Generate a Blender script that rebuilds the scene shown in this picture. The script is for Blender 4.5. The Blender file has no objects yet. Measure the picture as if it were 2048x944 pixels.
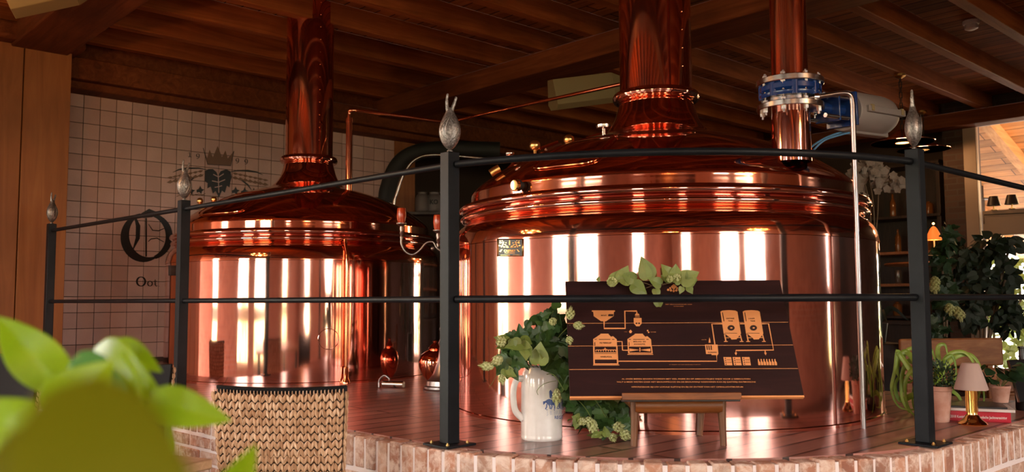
import bpy, bmesh, math, random
from math import sin, cos, pi, radians as R, atan, tan, sqrt
from mathutils import Vector, Matrix
random.seed(7)
S = bpy.context.scene
# ------------------------------------------------------------ camera
F = 1731.0; TH = R(4.23); RO = R(0.24)
EYE = Vector((0, 0, 1.2)); DK = 0.67            # eye, height of the brewing deck
RIGHT = Vector((cos(RO), sin(RO)*sin(TH), -sin(RO)*cos(TH)))
UPV = Vector((sin(RO), -cos(RO)*sin(TH), cos(RO)*cos(TH)))
FWD = Vector((0, cos(TH), sin(TH)))
cam = bpy.data.cameras.new('camera'); camo = bpy.data.objects.new('camera', cam)
S.collection.objects.link(camo); S.camera = camo
cam.sensor_width = 36; cam.lens = 36*F/2048; cam.clip_start = 0.05; cam.clip_end = 200
camo.matrix_world = Matrix(((RIGHT.x, UPV.x, -FWD.x, 0), (RIGHT.y, UPV.y, -FWD.y, 0), (RIGHT.z, UPV.z, -FWD.z, 1.2), (0, 0, 0, 1)))
cam.dof.use_dof = True; cam.dof.focus_distance = 4.0; cam.dof.aperture_fstop = 5.0
# ------------------------------------------------------------ colour management, world
S.view_settings.view_transform = 'Standard'; S.view_settings.look = 'None'
S.view_settings.gamma = 1; S.view_settings.use_curve_mapping = False
S.view_settings.exposure = 1.15
S.cycles.max_bounces = 10; S.cycles.diffuse_bounces = 5; S.cycles.glossy_bounces = 8
S.cycles.transparent_max_bounces = 16; S.cycles.transmission_bounces = 6
S.cycles.caustics_reflective = True; S.cycles.blur_glossy = 0.6
S.cycles.sample_clamp_indirect = 5
w = bpy.data.worlds.new('world'); S.world = w; w.use_nodes = True
nt = w.node_tree; nt.nodes.clear()
def wn(t): return nt.nodes.new(t)
tc = wn('ShaderNodeTexCoord'); sp = wn('ShaderNodeSeparateXYZ'); nt.links.new(tc.outputs['Generated'], sp.inputs[0])
noi = wn('ShaderNodeTexNoise'); noi.inputs['Scale'].default_value = 9; noi.inputs['Detail'].default_value = 6
nt.links.new(tc.outputs['Generated'], noi.inputs['Vector'])
ad = wn('ShaderNodeMath'); ad.operation = 'MULTIPLY_ADD'; ad.inputs[1].default_value = 0.35
nt.links.new(noi.outputs[0], ad.inputs[0]); nt.links.new(sp.outputs['Z'], ad.inputs[2])
rp = wn('ShaderNodeValToRGB')
cr = rp.color_ramp; cr.elements[0].position = 0.0; cr.elements[0].color = (0.16, 0.13, 0.10, 1)
cr.elements[1].position = 0.34; cr.elements[1].color = (1.0, 0.93, 0.90, 1)
for p, c in ((0.10, (0.24, 0.26, 0.10, 1)), (0.17, (0.55, 0.58, 0.34, 1)), (0.21, (0.9, 0.86, 0.76, 1))):
    e = cr.elements.new(p); e.color = c
nt.links.new(ad.outputs[0], rp.inputs[0])
bg = wn('ShaderNodeBackground'); bg.inputs['Strength'].default_value = 8.0
wo = wn('ShaderNodeOutputWorld'); nt.links.new(rp.outputs[0], bg.inputs[0]); nt.links.new(bg.outputs[0], wo.inputs[0])

# ------------------------------------------------------------ the grid of the building and pixel rays
TG = R(43.0); U = Vector((cos(TG), sin(TG), 0)); V = Vector((-sin(TG), cos(TG), 0))
def W(u, v, z): return U*u + V*v + Vector((0, 0, z))
def ray(x, y):
    d = RIGHT*((x-1024)/F) + UPV*((472-y)/F) + FWD
    return d/d.y
def atd(x, y, d): return EYE + ray(x, y)*d
def atz(x, y, z): r = ray(x, y); return EYE + r*((z-1.2)/r.z)
def onplane(x, y, p, n): r = ray(x, y); return EYE + r*((Vector(p)-EYE).dot(n)/r.dot(n))
def atv(x, y, v): return onplane(x, y, V*v, V)
def atu(x, y, u): return onplane(x, y, U*u, U)
def oncyl(x, y, c, rad):
    r = ray(x, y); ex, ey = EYE.x-c[0], EYE.y-c[1]
    a = r.x*r.x+r.y*r.y; b = 2*(ex*r.x+ey*r.y); q = ex*ex+ey*ey-rad*rad
    dd = max(b*b-4*a*q, 0); t = (-b-sqrt(dd))/(2*a)
    return EYE + r*t

# daylight: portals in the window openings
def portal(loc, n, sx, sz):
    l = bpy.data.lights.new('window_daylight', 'AREA'); l.shape = 'RECTANGLE'; l.size = sx; l.size_y = sz
    o = bpy.data.objects.new('window_daylight', l); S.collection.objects.link(o)
    o.location = loc; o.rotation_euler = Vector(n).to_track_quat('-Z', 'Z').to_euler()
    l.cycles.is_portal = True
    return o
UL = -4.0; VF = -4.5; ZT = 2.95; ZS = 0.3; UR = 10.5; CZ = 3.47
WL = [(6.9, 7.7), (3.5, 4.75), (1.55, 2.95), (-1.85, -.85)]
WF = [(-3.2, -2.2), (.3, 1.5), (1.9, 3.25), (8.4, 9.3)]
for a, b in WL: portal(W(UL-.1, (a+b)/2, (ZT+ZS)/2), U, b-a, ZT-ZS)
for a, b in WF: portal(W((a+b)/2, VF-.1, (ZT+ZS)/2), V, b-a, ZT-ZS)

# ------------------------------------------------------------ materials
MATS = {}
def mat(name, col, rough=.5, metal=0., build=None, **kw):
    m = bpy.data.materials.new(name); m.use_nodes = True
    b = m.node_tree.nodes['Principled BSDF']
    b.inputs['Base Color'].default_value = (*col, 1); b.inputs['Roughness'].default_value = rough; b.inputs['Metallic'].default_value = metal
    for k, v in kw.items(): b.inputs[k.replace('_', ' ')].default_value = v
    if build: build(m.node_tree, b)
    MATS[name] = m; return m
def node(t, ty, **ins):
    n = t.nodes.new(ty)
    for k, v in ins.items():
        n.inputs[k.replace('_', ' ')].default_value = v
    return n
def ramp(t, fac, stops):
    n = t.nodes.new('ShaderNodeValToRGB'); e = n.color_ramp.elements
    e[0].position, e[0].color = stops[0][0], (*stops[0][1], 1); e[1].position, e[1].color = stops[-1][0], (*stops[-1][1], 1)
    for p, c in stops[1:-1]: q = e.new(p); q.color = (*c, 1)
    t.links.new(fac, n.inputs[0]); return n.outputs[0]
def coords(t, scale=(1, 1, 1), rot=(0, 0, 0), gen='Object'):
    c = t.nodes.new('ShaderNodeTexCoord'); m = t.nodes.new('ShaderNodeMapping')
    m.inputs['Scale'].default_value = scale; m.inputs['Rotation'].default_value = rot
    t.links.new(c.outputs[gen], m.inputs[0]); return m.outputs[0]
def noise(t, vec, sc, det=4, dist=0, rough=.55):
    n = node(t, 'ShaderNodeTexNoise', Scale=sc, Detail=det, Distortion=dist, Roughness=rough); t.links.new(vec, n.inputs['Vector']); return n.outputs[0]
def bump(t, b, h, st=.2, d=.01):
    n = node(t, 'ShaderNodeBump', Strength=st, Distance=d); t.links.new(h, n.inputs['Height']); t.links.new(n.outputs[0], b.inputs['Normal'])
def mixc(t, fac, a, b):
    n = t.nodes.new('ShaderNodeMix'); n.data_type = 'RGBA'
    for s, i in ((a, 6), (b, 7)):
        if isinstance(s, tuple): n.inputs[i].default_value = (*s, 1)
        else: t.links.new(s, n.inputs[i])
    if isinstance(fac, float): n.inputs[0].default_value = fac
    else: t.links.new(fac, n.inputs[0])
    return n.outputs[2]
def island(t): return t.nodes.new('ShaderNodeNewGeometry').outputs['Random Per Island']

def wood(name, c1, c2, c3, axis='x', sc=1., rough=.55, planks=None, spec=.5, isl=False, bmp=.15):
    """grain running along AXIS; planks=(length, width, mortar)"""
    def f(t, b):
        s = {'x': (.7, 9, 9), 'y': (9, .7, 9), 'z': (9, 9, .7)}[axis]
        v = coords(t, tuple(k*sc for k in s))
        n = noise(t, v, 1.6, 8, 1.2, .62)
        col = ramp(t, n, [(.28, c1), (.5, c2), (.72, c3)])
        n2 = noise(t, coords(t, (1, 1, 1)), 2.2*sc, 3)
        col = mixc(t, ramp(t, n2, [(.3, (0, 0, 0)), (.75, (.45, .45, .45))]), col, tuple(k*.35 for k in c1))
        if isl:
            col2 = mixc(t, island(t), tuple(k*.7 for k in c1), tuple(min(1, k*1.2) for k in c3)); col = mixc(t, .35, col, col2)
        if planks:
            L, wd, mo = planks
            rot = (0, 0, 0) if axis == 'x' else (0, 0, pi/2)
            br = node(t, 'ShaderNodeTexBrick', Scale=1.0, Mortar_Size=mo, Mortar_Smooth=.1, Brick_Width=L, Row_Height=wd, Bias=0.)
            br.offset = .37; t.links.new(coords(t, (1, 1, 1), rot), br.inputs['Vector'])
            br.inputs['Color1'].default_value = (.75, .75, .75, 1); br.inputs['Color2'].default_value = (1.25, 1.2, 1.15, 1); br.inputs['Mortar'].default_value = (.12, .1, .1, 1)
            mm = t.nodes.new('ShaderNodeMix'); mm.data_type = 'RGBA'; mm.blend_type = 'MULTIPLY'; mm.inputs[0].default_value = 1
            t.links.new(col, mm.inputs[6]); t.links.new(br.outputs[0], mm.inputs[7]); col = mm.outputs[2]
            iv = node(t, 'ShaderNodeMath'); iv.operation = 'SUBTRACT'; iv.inputs[0].default_value = 1; t.links.new(br.outputs['Fac'], iv.inputs[1])
            ma = node(t, 'ShaderNodeMath'); ma.operation = 'MULTIPLY_ADD'; ma.inputs[1].default_value = .15; t.links.new(n, ma.inputs[0]); t.links.new(iv.outputs[0], ma.inputs[2])
            bump(t, b, ma.outputs[0], .35, .006)
        else: bump(t, b, n, bmp, .004)
        t.links.new(col, b.inputs['Base Color'])
    return mat(name, c2, rough, 0, f, Specular_IOR_Level=spec)

def copper(name, col, rough=.07, wav=.02):
    def f(t, b):
        v = coords(t)
        n = noise(t, v, 2.5, 3)
        t.links.new(ramp(t, n, [(.3, (rough*.6,)*3), (.7, (rough*1.5,)*3)]), b.inputs['Roughness'])
        n2 = noise(t, coords(t, (1, 1, .35)), 3.0, 2)
        bump(t, b, n2, wav, .12)
    return mat(name, col, rough, 1., f, Coat_Weight=.12, Coat_Roughness=.35)
copper('copper', (.86, .45, .375), .06, .018)
copper('copper_dome', (.88, .36, .22), .07, .02)
copper('copper_pipe', (.93, .42, .24), .10, .015)
mat('brass', (.86, .58, .22), .28, 1)
mat('gold', (.90, .60, .22), .12, 1)
mat('steel', (.62, .58, .56), .22, 1)
mat('chrome', (.34, .30, .31), .28, 1)
mat('pewter', (.42, .38, .37), .33, 1)
def castf(t, b):
    n = noise(t, coords(t), 160, 4); bump(t, b, n, .5, .002)
    t.links.new(ramp(t, n, [(.35, (.14, .125, .12)), (.65, (.36, .33, .32))]), b.inputs['Base Color'])
mat('cast_metal', (.4, .38, .38), .42, .85, castf)
def blackf(t, b):
    n = noise(t, coords(t), 120, 3); bump(t, b, n, .12, .001)
    t.links.new(ramp(t, noise(t, coords(t), 9, 5), [(.3, (.005, .006, .008)), (.75, (.012, .013, .017))]), b.inputs['Base Color'])
mat('black_paint', (.018, .018, .02), .45, 0, blackf, Specular_IOR_Level=.18)
mat('black_matte', (.010, .009, .009), .7)
mat('black_plate', (.008, .008, .008), .3)
def padf(t, b): bump(t, b, noise(t, coords(t), 220, 2), .3, .001)
mat('black_leather', (.005, .004, .004), .6, 0, padf, Specular_IOR_Level=.2)
mat('blue_enamel', (.006, .032, .16), .25, 0, Coat_Weight=.4)
mat('grey_enamel', (.20, .17, .165), .45)
mat('dim_jar', (.10, .08, .075), .5)
mat('blue_cable', (.07, .20, .38), .5)
wood('ceiling_board', (.19, .055, .015), (.29, .092, .027), (.38, .14, .045), 'y', 1., .9, (2.2, .14, .006), .1)
wood('joist_wood', (.20, .048, .011), (.30, .082, .020), (.40, .125, .034), 'x', 1., .65, None, .12)
wood('beam_wood', (.09, .022, .006), (.15, .038, .011), (.21, .062, .020), 'y', 1., .65, None, .12)
wood('column_wood', (.21, .062, .014), (.30, .098, .025), (.39, .145, .042), 'z', .8, .5, None, .3, True)
wood('deck_wood', (.26, .11, .088), (.36, .165, .135), (.46, .23, .19), 'x', .9, .32, (2.4, .118, .007), .45)
wood('floor_wood', (.09, .04, .02), (.15, .07, .035), (.22, .11, .06), 'x', 1, .35, (1.8, .16, .004), .5)
wood('stool_wood', (.14, .040, .009), (.27, .080, .018), (.40, .135, .036), 'x', 3., .32)
wood('leg_wood', (.10, .034, .012), (.18, .066, .024), (.30, .13, .055), 'z', 3., .4)
wood('dark_wood', (.016, .008, .005), (.032, .015, .009), (.06, .028, .016), 'z', 2., .45)
wood('bench_wood', (.22, .075, .022), (.34, .125, .04), (.45, .19, .07), 'x', 2., .45)
wood('table_wood', (.42, .24, .12), (.56, .34, .18), (.68, .44, .26), 'x', 2., .45)
wood('sign_wood', (.010, .0035, .004), (.021, .0065, .007), (.042, .013, .013), 'x', 2.2, .42, None, .5, True)
mat('sign_line', (.78, .31, .11), .6)
mat('sign_ink', (.035, .012, .008), .6)
def brickf(t, b):
    v = coords(t)
    n = noise(t, v, 22, 8, .4, .7); n3 = noise(t, v, 7, 4)
    base = ramp(t, island(t), [(0, (.34, .13, .08)), (.2, (.60, .30, .19)), (.4, (.42, .23, .16)), (.6, (.68, .42, .30)), (.8, (.50, .22, .13)), (1, (.30, .15, .11))])
    col = mixc(t, ramp(t, n, [(.44, (0, 0, 0)), (.60, (.85, .85, .85))]), base, (.80, .63, .53))
    col = mixc(t, ramp(t, n3, [(.52, (0, 0, 0)), (.72, (.6, .6, .6))]), col, (.20, .11, .08))
    t.links.new(col, b.inputs['Base Color']); bump(t, b, n, .7, .008)
mat('old_brick', (.5, .28, .2), .85, 0, brickf)
mat('mortar', (.86, .76, .74), .9, 0, lambda t, b: bump(t, b, noise(t, coords(t), 60, 4), .4, .004))
def wallbrick(t, b):
    br = node(t, 'ShaderNodeTexBrick', Scale=1.0, Mortar_Size=.008, Brick_Width=.22, Row_Height=.068, Bias=0.)
    t.links.new(coords(t, (1, 1, 1), (pi/2, 0, 0)), br.inputs['Vector'])
    br.inputs['Color1'].default_value = (.42, .18, .12, 1); br.inputs['Color2'].default_value = (.60, .28, .18, 1); br.inputs['Mortar'].default_value = (.55, .40, .34, 1)
    n = noise(t, coords(t), 9, 5)
    t.links.new(mixc(t, ramp(t, n, [(.35, (0, 0, 0)), (.7, (.4, .4, .4))]), br.outputs[0], (.24, .10, .07)), b.inputs['Base Color'])
    bump(t, b, br.outputs['Fac'], -.4, .01)
mat('wall_brick', (.4, .18, .12), .85, 0, wallbrick)
def wallbrick2(t, b):
    br = node(t, 'ShaderNodeTexBrick', Scale=1.0, Mortar_Size=.008, Brick_Width=.22, Row_Height=.068, Bias=0.)
    t.links.new(coords(t, (1, 1, 1), (0, -pi/2, -pi/2)), br.inputs['Vector'])
    br.inputs['Color1'].default_value = (.36, .14, .09, 1); br.inputs['Color2'].default_value = (.50, .22, .14, 1); br.inputs['Mortar'].default_value = (.42, .30, .26, 1)
    t.links.new(br.outputs[0], b.inputs['Base Color']); bump(t, b, br.outputs['Fac'], -.4, .01)
mat('wall_brick_side', (.4, .18, .12), .85, 0, wallbrick2)
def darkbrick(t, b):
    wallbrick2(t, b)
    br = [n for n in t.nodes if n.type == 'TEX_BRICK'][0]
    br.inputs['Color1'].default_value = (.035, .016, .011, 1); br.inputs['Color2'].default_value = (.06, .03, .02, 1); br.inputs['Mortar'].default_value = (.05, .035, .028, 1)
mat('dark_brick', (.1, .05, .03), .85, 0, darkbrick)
def tilef(t, b):
    n = noise(t, coords(t), 5, 4); n2 = noise(t, coords(t), 70, 3)
    c = ramp(t, island(t), [(0, (.46, .29, .26)), (.5, (.53, .34, .305)), (1, (.58, .385, .345))])
    t.links.new(mixc(t, ramp(t, n, [(.35, (0, 0, 0)), (.75, (.35, .35, .35))]), c, (.34, .22, .195)), b.inputs['Base Color'])
    bump(t, b, mixc(t, .5, n, n2), .25, .006)
mat('wall_tile', (.68, .55, .5), .30, 0, tilef, Specular_IOR_Level=.5)
mat('grout', (.06, .03, .022), .9)
mat('tile_black', (.012, .010, .010), .35)
mat('tile_brown', (.16, .08, .045), .35)
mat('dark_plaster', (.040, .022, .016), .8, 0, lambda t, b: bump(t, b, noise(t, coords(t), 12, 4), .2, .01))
mat('white_frame', (.66, .56, .50), .5)
mat('cream_frame', (.27, .19, .14), .5)
mat('ceramic', (.80, .76, .72), .16, 0, lambda t, b: t.links.new(ramp(t, noise(t, coords(t), 14, 5), [(.3, (.70, .65, .60)), (.7, (.84, .80, .76))]), b.inputs['Base Color']), Coat_Weight=.6)
mat('stein_blue', (.045, .09, .30), .3)
mat('stein_grey', (.42, .43, .50), .3)
def leafm(name, a, b_, c, rough=.4, sub=.25, trans=0):
    def f(t, b):
        n = noise(t, coords(t), 14, 4); i = island(t)
        col = mixc(t, ramp(t, n, [(.3, (0, 0, 0)), (.7, (1, 1, 1))]), mixc(t, i, a, b_), mixc(t, i, b_, c))
        t.links.new(col, b.inputs['Base Color']); bump(t, b, noise(t, coords(t), 60, 3), .25, .003)
        if sub:
            tr = t.nodes.new('ShaderNodeBsdfTranslucent'); t.links.new(col, tr.inputs[0])
            mx = t.nodes.new('ShaderNodeMixShader'); mx.inputs[0].default_value = sub
            out = t.nodes['Material Output']; t.links.new(b.outputs[0], mx.inputs[1]); t.links.new(tr.outputs[0], mx.inputs[2]); t.links.new(mx.outputs[0], out.inputs[0])
    return mat(name, b_, rough, 0, f)
leafm('hop_leaf', (.018, .055, .014), (.045, .11, .025), (.10, .18, .035))
leafm('hop_leaf_pale', (.16, .22, .04), (.24, .30, .07), (.36, .40, .12))
leafm('hop_cone', (.42, .48, .16), (.58, .60, .28), (.70, .70, .42), .6)
leafm('pothos_leaf', (.20, .38, .008), (.32, .52, .010), (.46, .64, .02), .35, .5)
leafm('pothos_dark', (.16, .17, .004), (.19, .20, .005), (.22, .23, .006), .4, .4)
leafm('pothos_cool', (.07, .24, .06), (.12, .34, .09), (.18, .42, .12), .16, .2)
leafm('curly_leaf', (.12, .22, .015), (.24, .38, .04), (.40, .52, .09), .4)
leafm('shrub_leaf', (.008, .028, .010), (.016, .045, .014), (.03, .07, .02), .5, .12)
leafm('dark_leaf', (.004, .012, .004), (.007, .018, .006), (.012, .026, .008), .6, .08)
leafm('petal', (.22, .17, .15), (.28, .22, .20), (.34, .28, .25), .5, .1)
mat('stem_green', (.12, .16, .03), .5)
mat('stem_brown', (.12, .07, .035), .6)
mat('terracotta', (.52, .27, .20), .8, 0, lambda t, b: t.links.new(ramp(t, noise(t, coords(t), 18, 5), [(.3, (.44, .20, .14)), (.7, (.60, .38, .31))]), b.inputs['Base Color']))
mat('soil', (.03, .02, .015), .9)
def weavef(t, b):
    col = ramp(t, island(t), [(0, (.36, .18, .085)), (.35, (.56, .32, .17)), (.7, (.72, .45, .27)), (1, (.84, .60, .40))])
    n = noise(t, coords(t, (1, 1, .3)), 180, 3)
    t.links.new(mixc(t, ramp(t, n, [(.35, (0, 0, 0)), (.7, (.5, .5, .5))]), col, (.26, .14, .07)), b.inputs['Base Color']); bump(t, b, n, .5, .002)
mat('seagrass', (.5, .33, .2), .65, 0, weavef)
mat('weave_back', (.05, .028, .015), .9)
mat('red_glaze', (.50, .055, .012), .22, 0, Coat_Weight=.6)
mat('frosted_shade', (.62, .45, .40), .45, 0, Transmission_Weight=.25, IOR=1.2)
mat('book_red', (.50, .012, .035), .35)
mat('book_white', (.72, .66, .64), .6)
mat('book_black', (.03, .03, .035), .35)
mat('print_white', (.80, .72, .70), .5)
mat('speaker_beige', (.22, .16, .07), .6)
mat('detector_white', (.66, .58, .52), .5)
def emis(name, col, st): return mat(name, col, .5, 0, Emission_Color=(*col, 1), Emission_Strength=st)
emis('bulb_warm', (1., .45, .13), 60)
emis('shade_glow', (.9, .20, .03), .35)
emis('candle_glow', (1., .42, .12), 4)
mat('smoked_glass', (.20, .15, .12), .1, 0, Transmission_Weight=.6)
mat('amber_glass', (.32, .12, .03), .12, 0, Transmission_Weight=.5)
mat('yellow_wax', (.75, .42, .06), .5)
gm = bpy.data.materials.new('window_glass'); gm.use_nodes = True; t_ = gm.node_tree; t_.nodes.clear()
g1 = t_.nodes.new('ShaderNodeBsdfTransparent'); g2 = t_.nodes.new('ShaderNodeBsdfGlossy'); g2.inputs['Roughness'].default_value = .03
fr = t_.nodes.new('ShaderNodeFresnel'); fr.inputs[0].default_value = 1.35; mx = t_.nodes.new('ShaderNodeMixShader'); oo = t_.nodes.new('ShaderNodeOutputMaterial')
t_.links.new(fr.outputs[0], mx.inputs[0]); t_.links.new(g1.outputs[0], mx.inputs[1]); t_.links.new(g2.outputs[0], mx.inputs[2]); t_.links.new(mx.outputs[0], oo.inputs[0])
MATS['window_glass'] = gm

# ------------------------------------------------------------ mesh helpers
def frames(pts):
    pts = [Vector(p) for p in pts]; out = []; n = len(pts); prev = None
    for i in range(n):
        t = (pts[min(i+1, n-1)]-pts[max(i-1, 0)])
        if t.length < 1e-9: t = Vector((0, 0, 1))
        t.normalize()
        if prev is None: a = t.orthogonal().normalized()
        else:
            a = prev - t*prev.dot(t)
            a = a.normalized() if a.length > 1e-6 else t.orthogonal().normalized()
        prev = a; out.append((pts[i], t, a, t.cross(a)))
    return out
def crom(pts, n=6):
    """smooth curve through the points"""
    P = [Vector(p) for p in pts]; P = [P[0]*2-P[1]] + P + [P[-1]*2-P[-2]]; out = []
    for i in range(1, len(P)-2):
        for k in range(n):
            t = k/n; a, b, c, d = P[i-1], P[i], P[i+1], P[i+2]
            out.append(.5*((2*b)+(c-a)*t+(2*a-5*b+4*c-d)*t*t+(3*b-a-3*c+d)*t*t*t))
    out.append(P[-2]); return out
class MB:
    def __init__(s): s.bm = bmesh.new()
    def box(s, c, d, rot=None):
        r = bmesh.ops.create_cube(s.bm, size=1)['verts']
        m = Matrix.Translation(Vector(c)) @ ((rot.to_4x4() if rot is not None else Matrix.Identity(4)) @ Matrix.Diagonal((*d, 1)))
        bmesh.ops.transform(s.bm, matrix=m, verts=r); return s
    def guv(s, u0, u1, v0, v1, z0, z1):
        """box on the building's grid, in grid coordinates"""
        return s.box(((u0+u1)/2, (v0+v1)/2, (z0+z1)/2), (u1-u0, v1-v0, z1-z0))
    def hull(s, bot, top):
        """prism between two rings of points"""
        a = [s.bm.verts.new(p) for p in bot]; b = [s.bm.verts.new(p) for p in top]; n = len(a)
        for i in range(n): s.bm.faces.new((a[i], a[(i+1) % n], b[(i+1) % n], b[i]))
        f1 = s.bm.faces.new(a[::-1]); f2 = s.bm.faces.new(b); f1.normal_update(); f2.normal_update()
        bmesh.ops.triangulate(s.bm, faces=[f1, f2]); return s
    def tube(s, pts, r, seg=10, caps=True, flat=1.):
        fr_ = frames(pts); n = len(fr_); rs = r if isinstance(r, (list, tuple)) else [r]*n; rings = []
        for (p, t, a, b), q in zip(fr_, rs):
            rings.append([s.bm.verts.new(p+a*cos(2*pi*k/seg)*q+b*sin(2*pi*k/seg)*q*flat) for k in range(seg)])
        for A, B in zip(rings, rings[1:]):
            for k in range(seg): s.bm.faces.new((A[k], A[(k+1) % seg], B[(k+1) % seg], B[k]))
        if caps: s.bm.faces.new(rings[0][::-1]); s.bm.faces.new(rings[-1])
        return s
    def lathe(s, prof, c=(0, 0, 0), seg=32, rot=None, caps=True, a0=0, a1=2*pi):
        M = Matrix.Translation(Vector(c)) @ (rot.to_4x4() if rot is not None else Matrix.Identity(4)); rings = []
        for r, z in prof:
            if r < 1e-5: rings.append([s.bm.verts.new(M @ Vector((0, 0, z)))]*seg)
            else: rings.append([s.bm.verts.new(M @ Vector((r*cos(2*pi*k/seg), r*sin(2*pi*k/seg), z))) for k in range(seg)])
        for A, B in zip(rings, rings[1:]):
            for k in range(seg):
                q = []
                for v in (A[k], A[(k+1) % seg], B[(k+1) % seg], B[k]):
                    if v not in q: q.append(v)
                if len(q) > 2: s.bm.faces.new(q)
        if caps:
            if prof[0][0] > 1e-5: s.bm.faces.new(rings[0][::-1])
            if prof[-1][0] > 1e-5: s.bm.faces.new(rings[-1])
        return s
    def ball(s, c, r, sc=(1, 1, 1), seg=16):
        v = bmesh.ops.create_uvsphere(s.bm, u_segments=seg, v_segments=max(6, seg//2), radius=r)['verts']
        bmesh.ops.transform(s.bm, matrix=Matrix.Translation(Vector(c)) @ Matrix.Diagonal((*sc, 1)), verts=v); return s
    def plate(s, pts, off):
        """flat polygon given a thickness OFF (vector)"""
        off = Vector(off); return s.hull([Vector(p) for p in pts], [Vector(p)+off for p in pts])
    def build(s, name, m, parent=None, world=False, smooth=True, bevel=0, ang=40, thick=0, subd=0):
        if world and parent is not None:
            root = parent
            while root.parent is not None: root = root.parent
            iv = (Matrix.Translation(root.location) @ root.rotation_euler.to_matrix().to_4x4()).inverted()
            bmesh.ops.transform(s.bm, matrix=iv, verts=s.bm.verts)
        bmesh.ops.recalc_face_normals(s.bm, faces=s.bm.faces)
        me = bpy.data.meshes.new(name); s.bm.to_mesh(me); s.bm.free()
        me.materials.append(MATS[m])
        if smooth:
            for p in me.polygons: p.use_smooth = True
            me.set_sharp_from_angle(angle=R(ang))
        o = bpy.data.objects.new(name, me); S.collection.objects.link(o)
        if parent is not None: o.parent = parent
        if thick:
            q = o.modifiers.new('thickness', 'SOLIDIFY'); q.thickness = thick; q.offset = 0
        if bevel:
            q = o.modifiers.new('bevel', 'BEVEL'); q.width = bevel; q.segments = 2; q.limit_method = 'ANGLE'
        if subd:
            q = o.modifiers.new('subd', 'SUBSURF'); q.levels = subd; q.render_levels = subd
        return o
def tag(o, label, cat, group=None, kind=None):
    if label: o['label'] = label
    if cat: o['category'] = cat
    if group: o['group'] = group
    if kind: o['kind'] = kind
    return o
def thing(name, label, cat, loc=(0, 0, 0), rz=0, group=None):
    o = bpy.data.objects.new(name, None); S.collection.objects.link(o); o.empty_display_size = .1
    o.location = loc; o.rotation_euler = (0, 0, rz); return tag(o, label, cat, group)
def copy_tree(o, parent=None):
    c = o.copy(); S.collection.objects.link(c); c.parent = parent
    for ch in [x for x in bpy.data.objects if x.parent == o]: copy_tree(ch, c)
    return c
def struct(mb, name, m, grid=True, **k):
    o = mb.build(name, m, **k); o['kind'] = 'structure'
    if grid: o.rotation_euler = (0, 0, TG)
    return o
def text_polys(txt, bold=0.0, spacing=1.0):
    cu = bpy.data.curves.new('t', 'FONT'); cu.body = txt; cu.size = 1; cu.space_character = spacing; cu.offset = bold
    cu.resolution_u = 3
    o = bpy.data.objects.new('t', cu); S.collection.objects.link(o)
    dg = bpy.context.evaluated_depsgraph_get(); me = bpy.data.meshes.new_from_object(o.evaluated_get(dg))
    vs = [v.co.copy() for v in me.vertices]; fs = [tuple(p.vertices) for p in me.polygons]
    bpy.data.objects.remove(o); bpy.data.curves.remove(cu); bpy.data.meshes.remove(me)
    return vs, fs
def put_text(mb, txt, f, x0, y0, x1, h, bold=0., cap=.72):
    """letters of TXT from pixel (x0,y0) baseline to x1, cap height h pixels (up), mapped by f(px,py)->3D"""
    vs, fs = text_polys(txt, bold)
    if not vs: return
    xa = min(v.x for v in vs); xb = max(v.x for v in vs)
    V2 = [mb.bm.verts.new(f(x0+(v.x-xa)/(xb-xa)*(x1-x0), y0-v.y/cap*h)) for v in vs]
    for q in fs:
        try: mb.bm.faces.new([V2[i] for i in q])
        except ValueError: pass

# ------------------------------------------------------------ room shell
# floor and ceiling
struct(MB().guv(UL-.3, UR+1.0, VF-.3, 10.2, -.1, 0), 'floor', 'floor_wood')
struct(MB().guv(UL-.4, UR+.1, VF-.4, 10.2, CZ, CZ+.1), 'ceiling', 'ceiling_board')
for k in range(24):
    v = -4.1 + .575*k
    if v > 7.5: break
    struct(MB().guv(UL, UR, v-.045, v+.045, 3.30, CZ), 'trim_%d' % (k+10), 'joist_wood', bevel=.006)
for i, (u0, u1, z0) in enumerate(((5.08, 5.48, 3.12), (1.62, 2.02, 3.14), (10.25, 10.5, 3.14), (-1.6, -1.2, 3.12))):
    struct(MB().guv(u0, u1, VF, 9.5, z0, 3.30), 'trim_%d' % (40+i), 'beam_wood', bevel=.01)
# header above the tiled wall
struct(MB().guv(1.0, 10.4, 7.60, 7.82, 2.96, 3.47), 'trim_44', 'beam_wood', bevel=.01)
struct(MB().guv(1.0, 10.4, 7.50, 7.62, 3.02, 3.20), 'trim_45', 'beam_wood', bevel=.01)
def wall_with_windows(name, m, along, lo, hi, plane, wins, zt=ZT, zs=ZS):
    """along 'v' : wall at u=plane; along 'u' : wall at v=plane ; thickness .28 outward"""
    mb = MB(); T = .28
    def seg(a, b, z0, z1):
        if b-a < 1e-4: return
        if along == 'v': mb.guv(plane-T, plane, a, b, z0, z1)
        else: mb.guv(a, b, plane-T, plane, z0, z1)
    cur = lo
    for a, b in sorted(wins):
        seg(cur, a, 0, CZ); seg(a, b, 0, zs); seg(a, b, zt, CZ); cur = b
    seg(cur, hi, 0, CZ)
    return struct(mb, name, m, smooth=False)
wall_with_windows('wall_left', 'wall_brick_side', 'v', VF, 10.2, UL, WL)
wall_with_windows('wall_front', 'wall_brick', 'u', UL, 13.2, VF, WF)
NW = [0]
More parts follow.
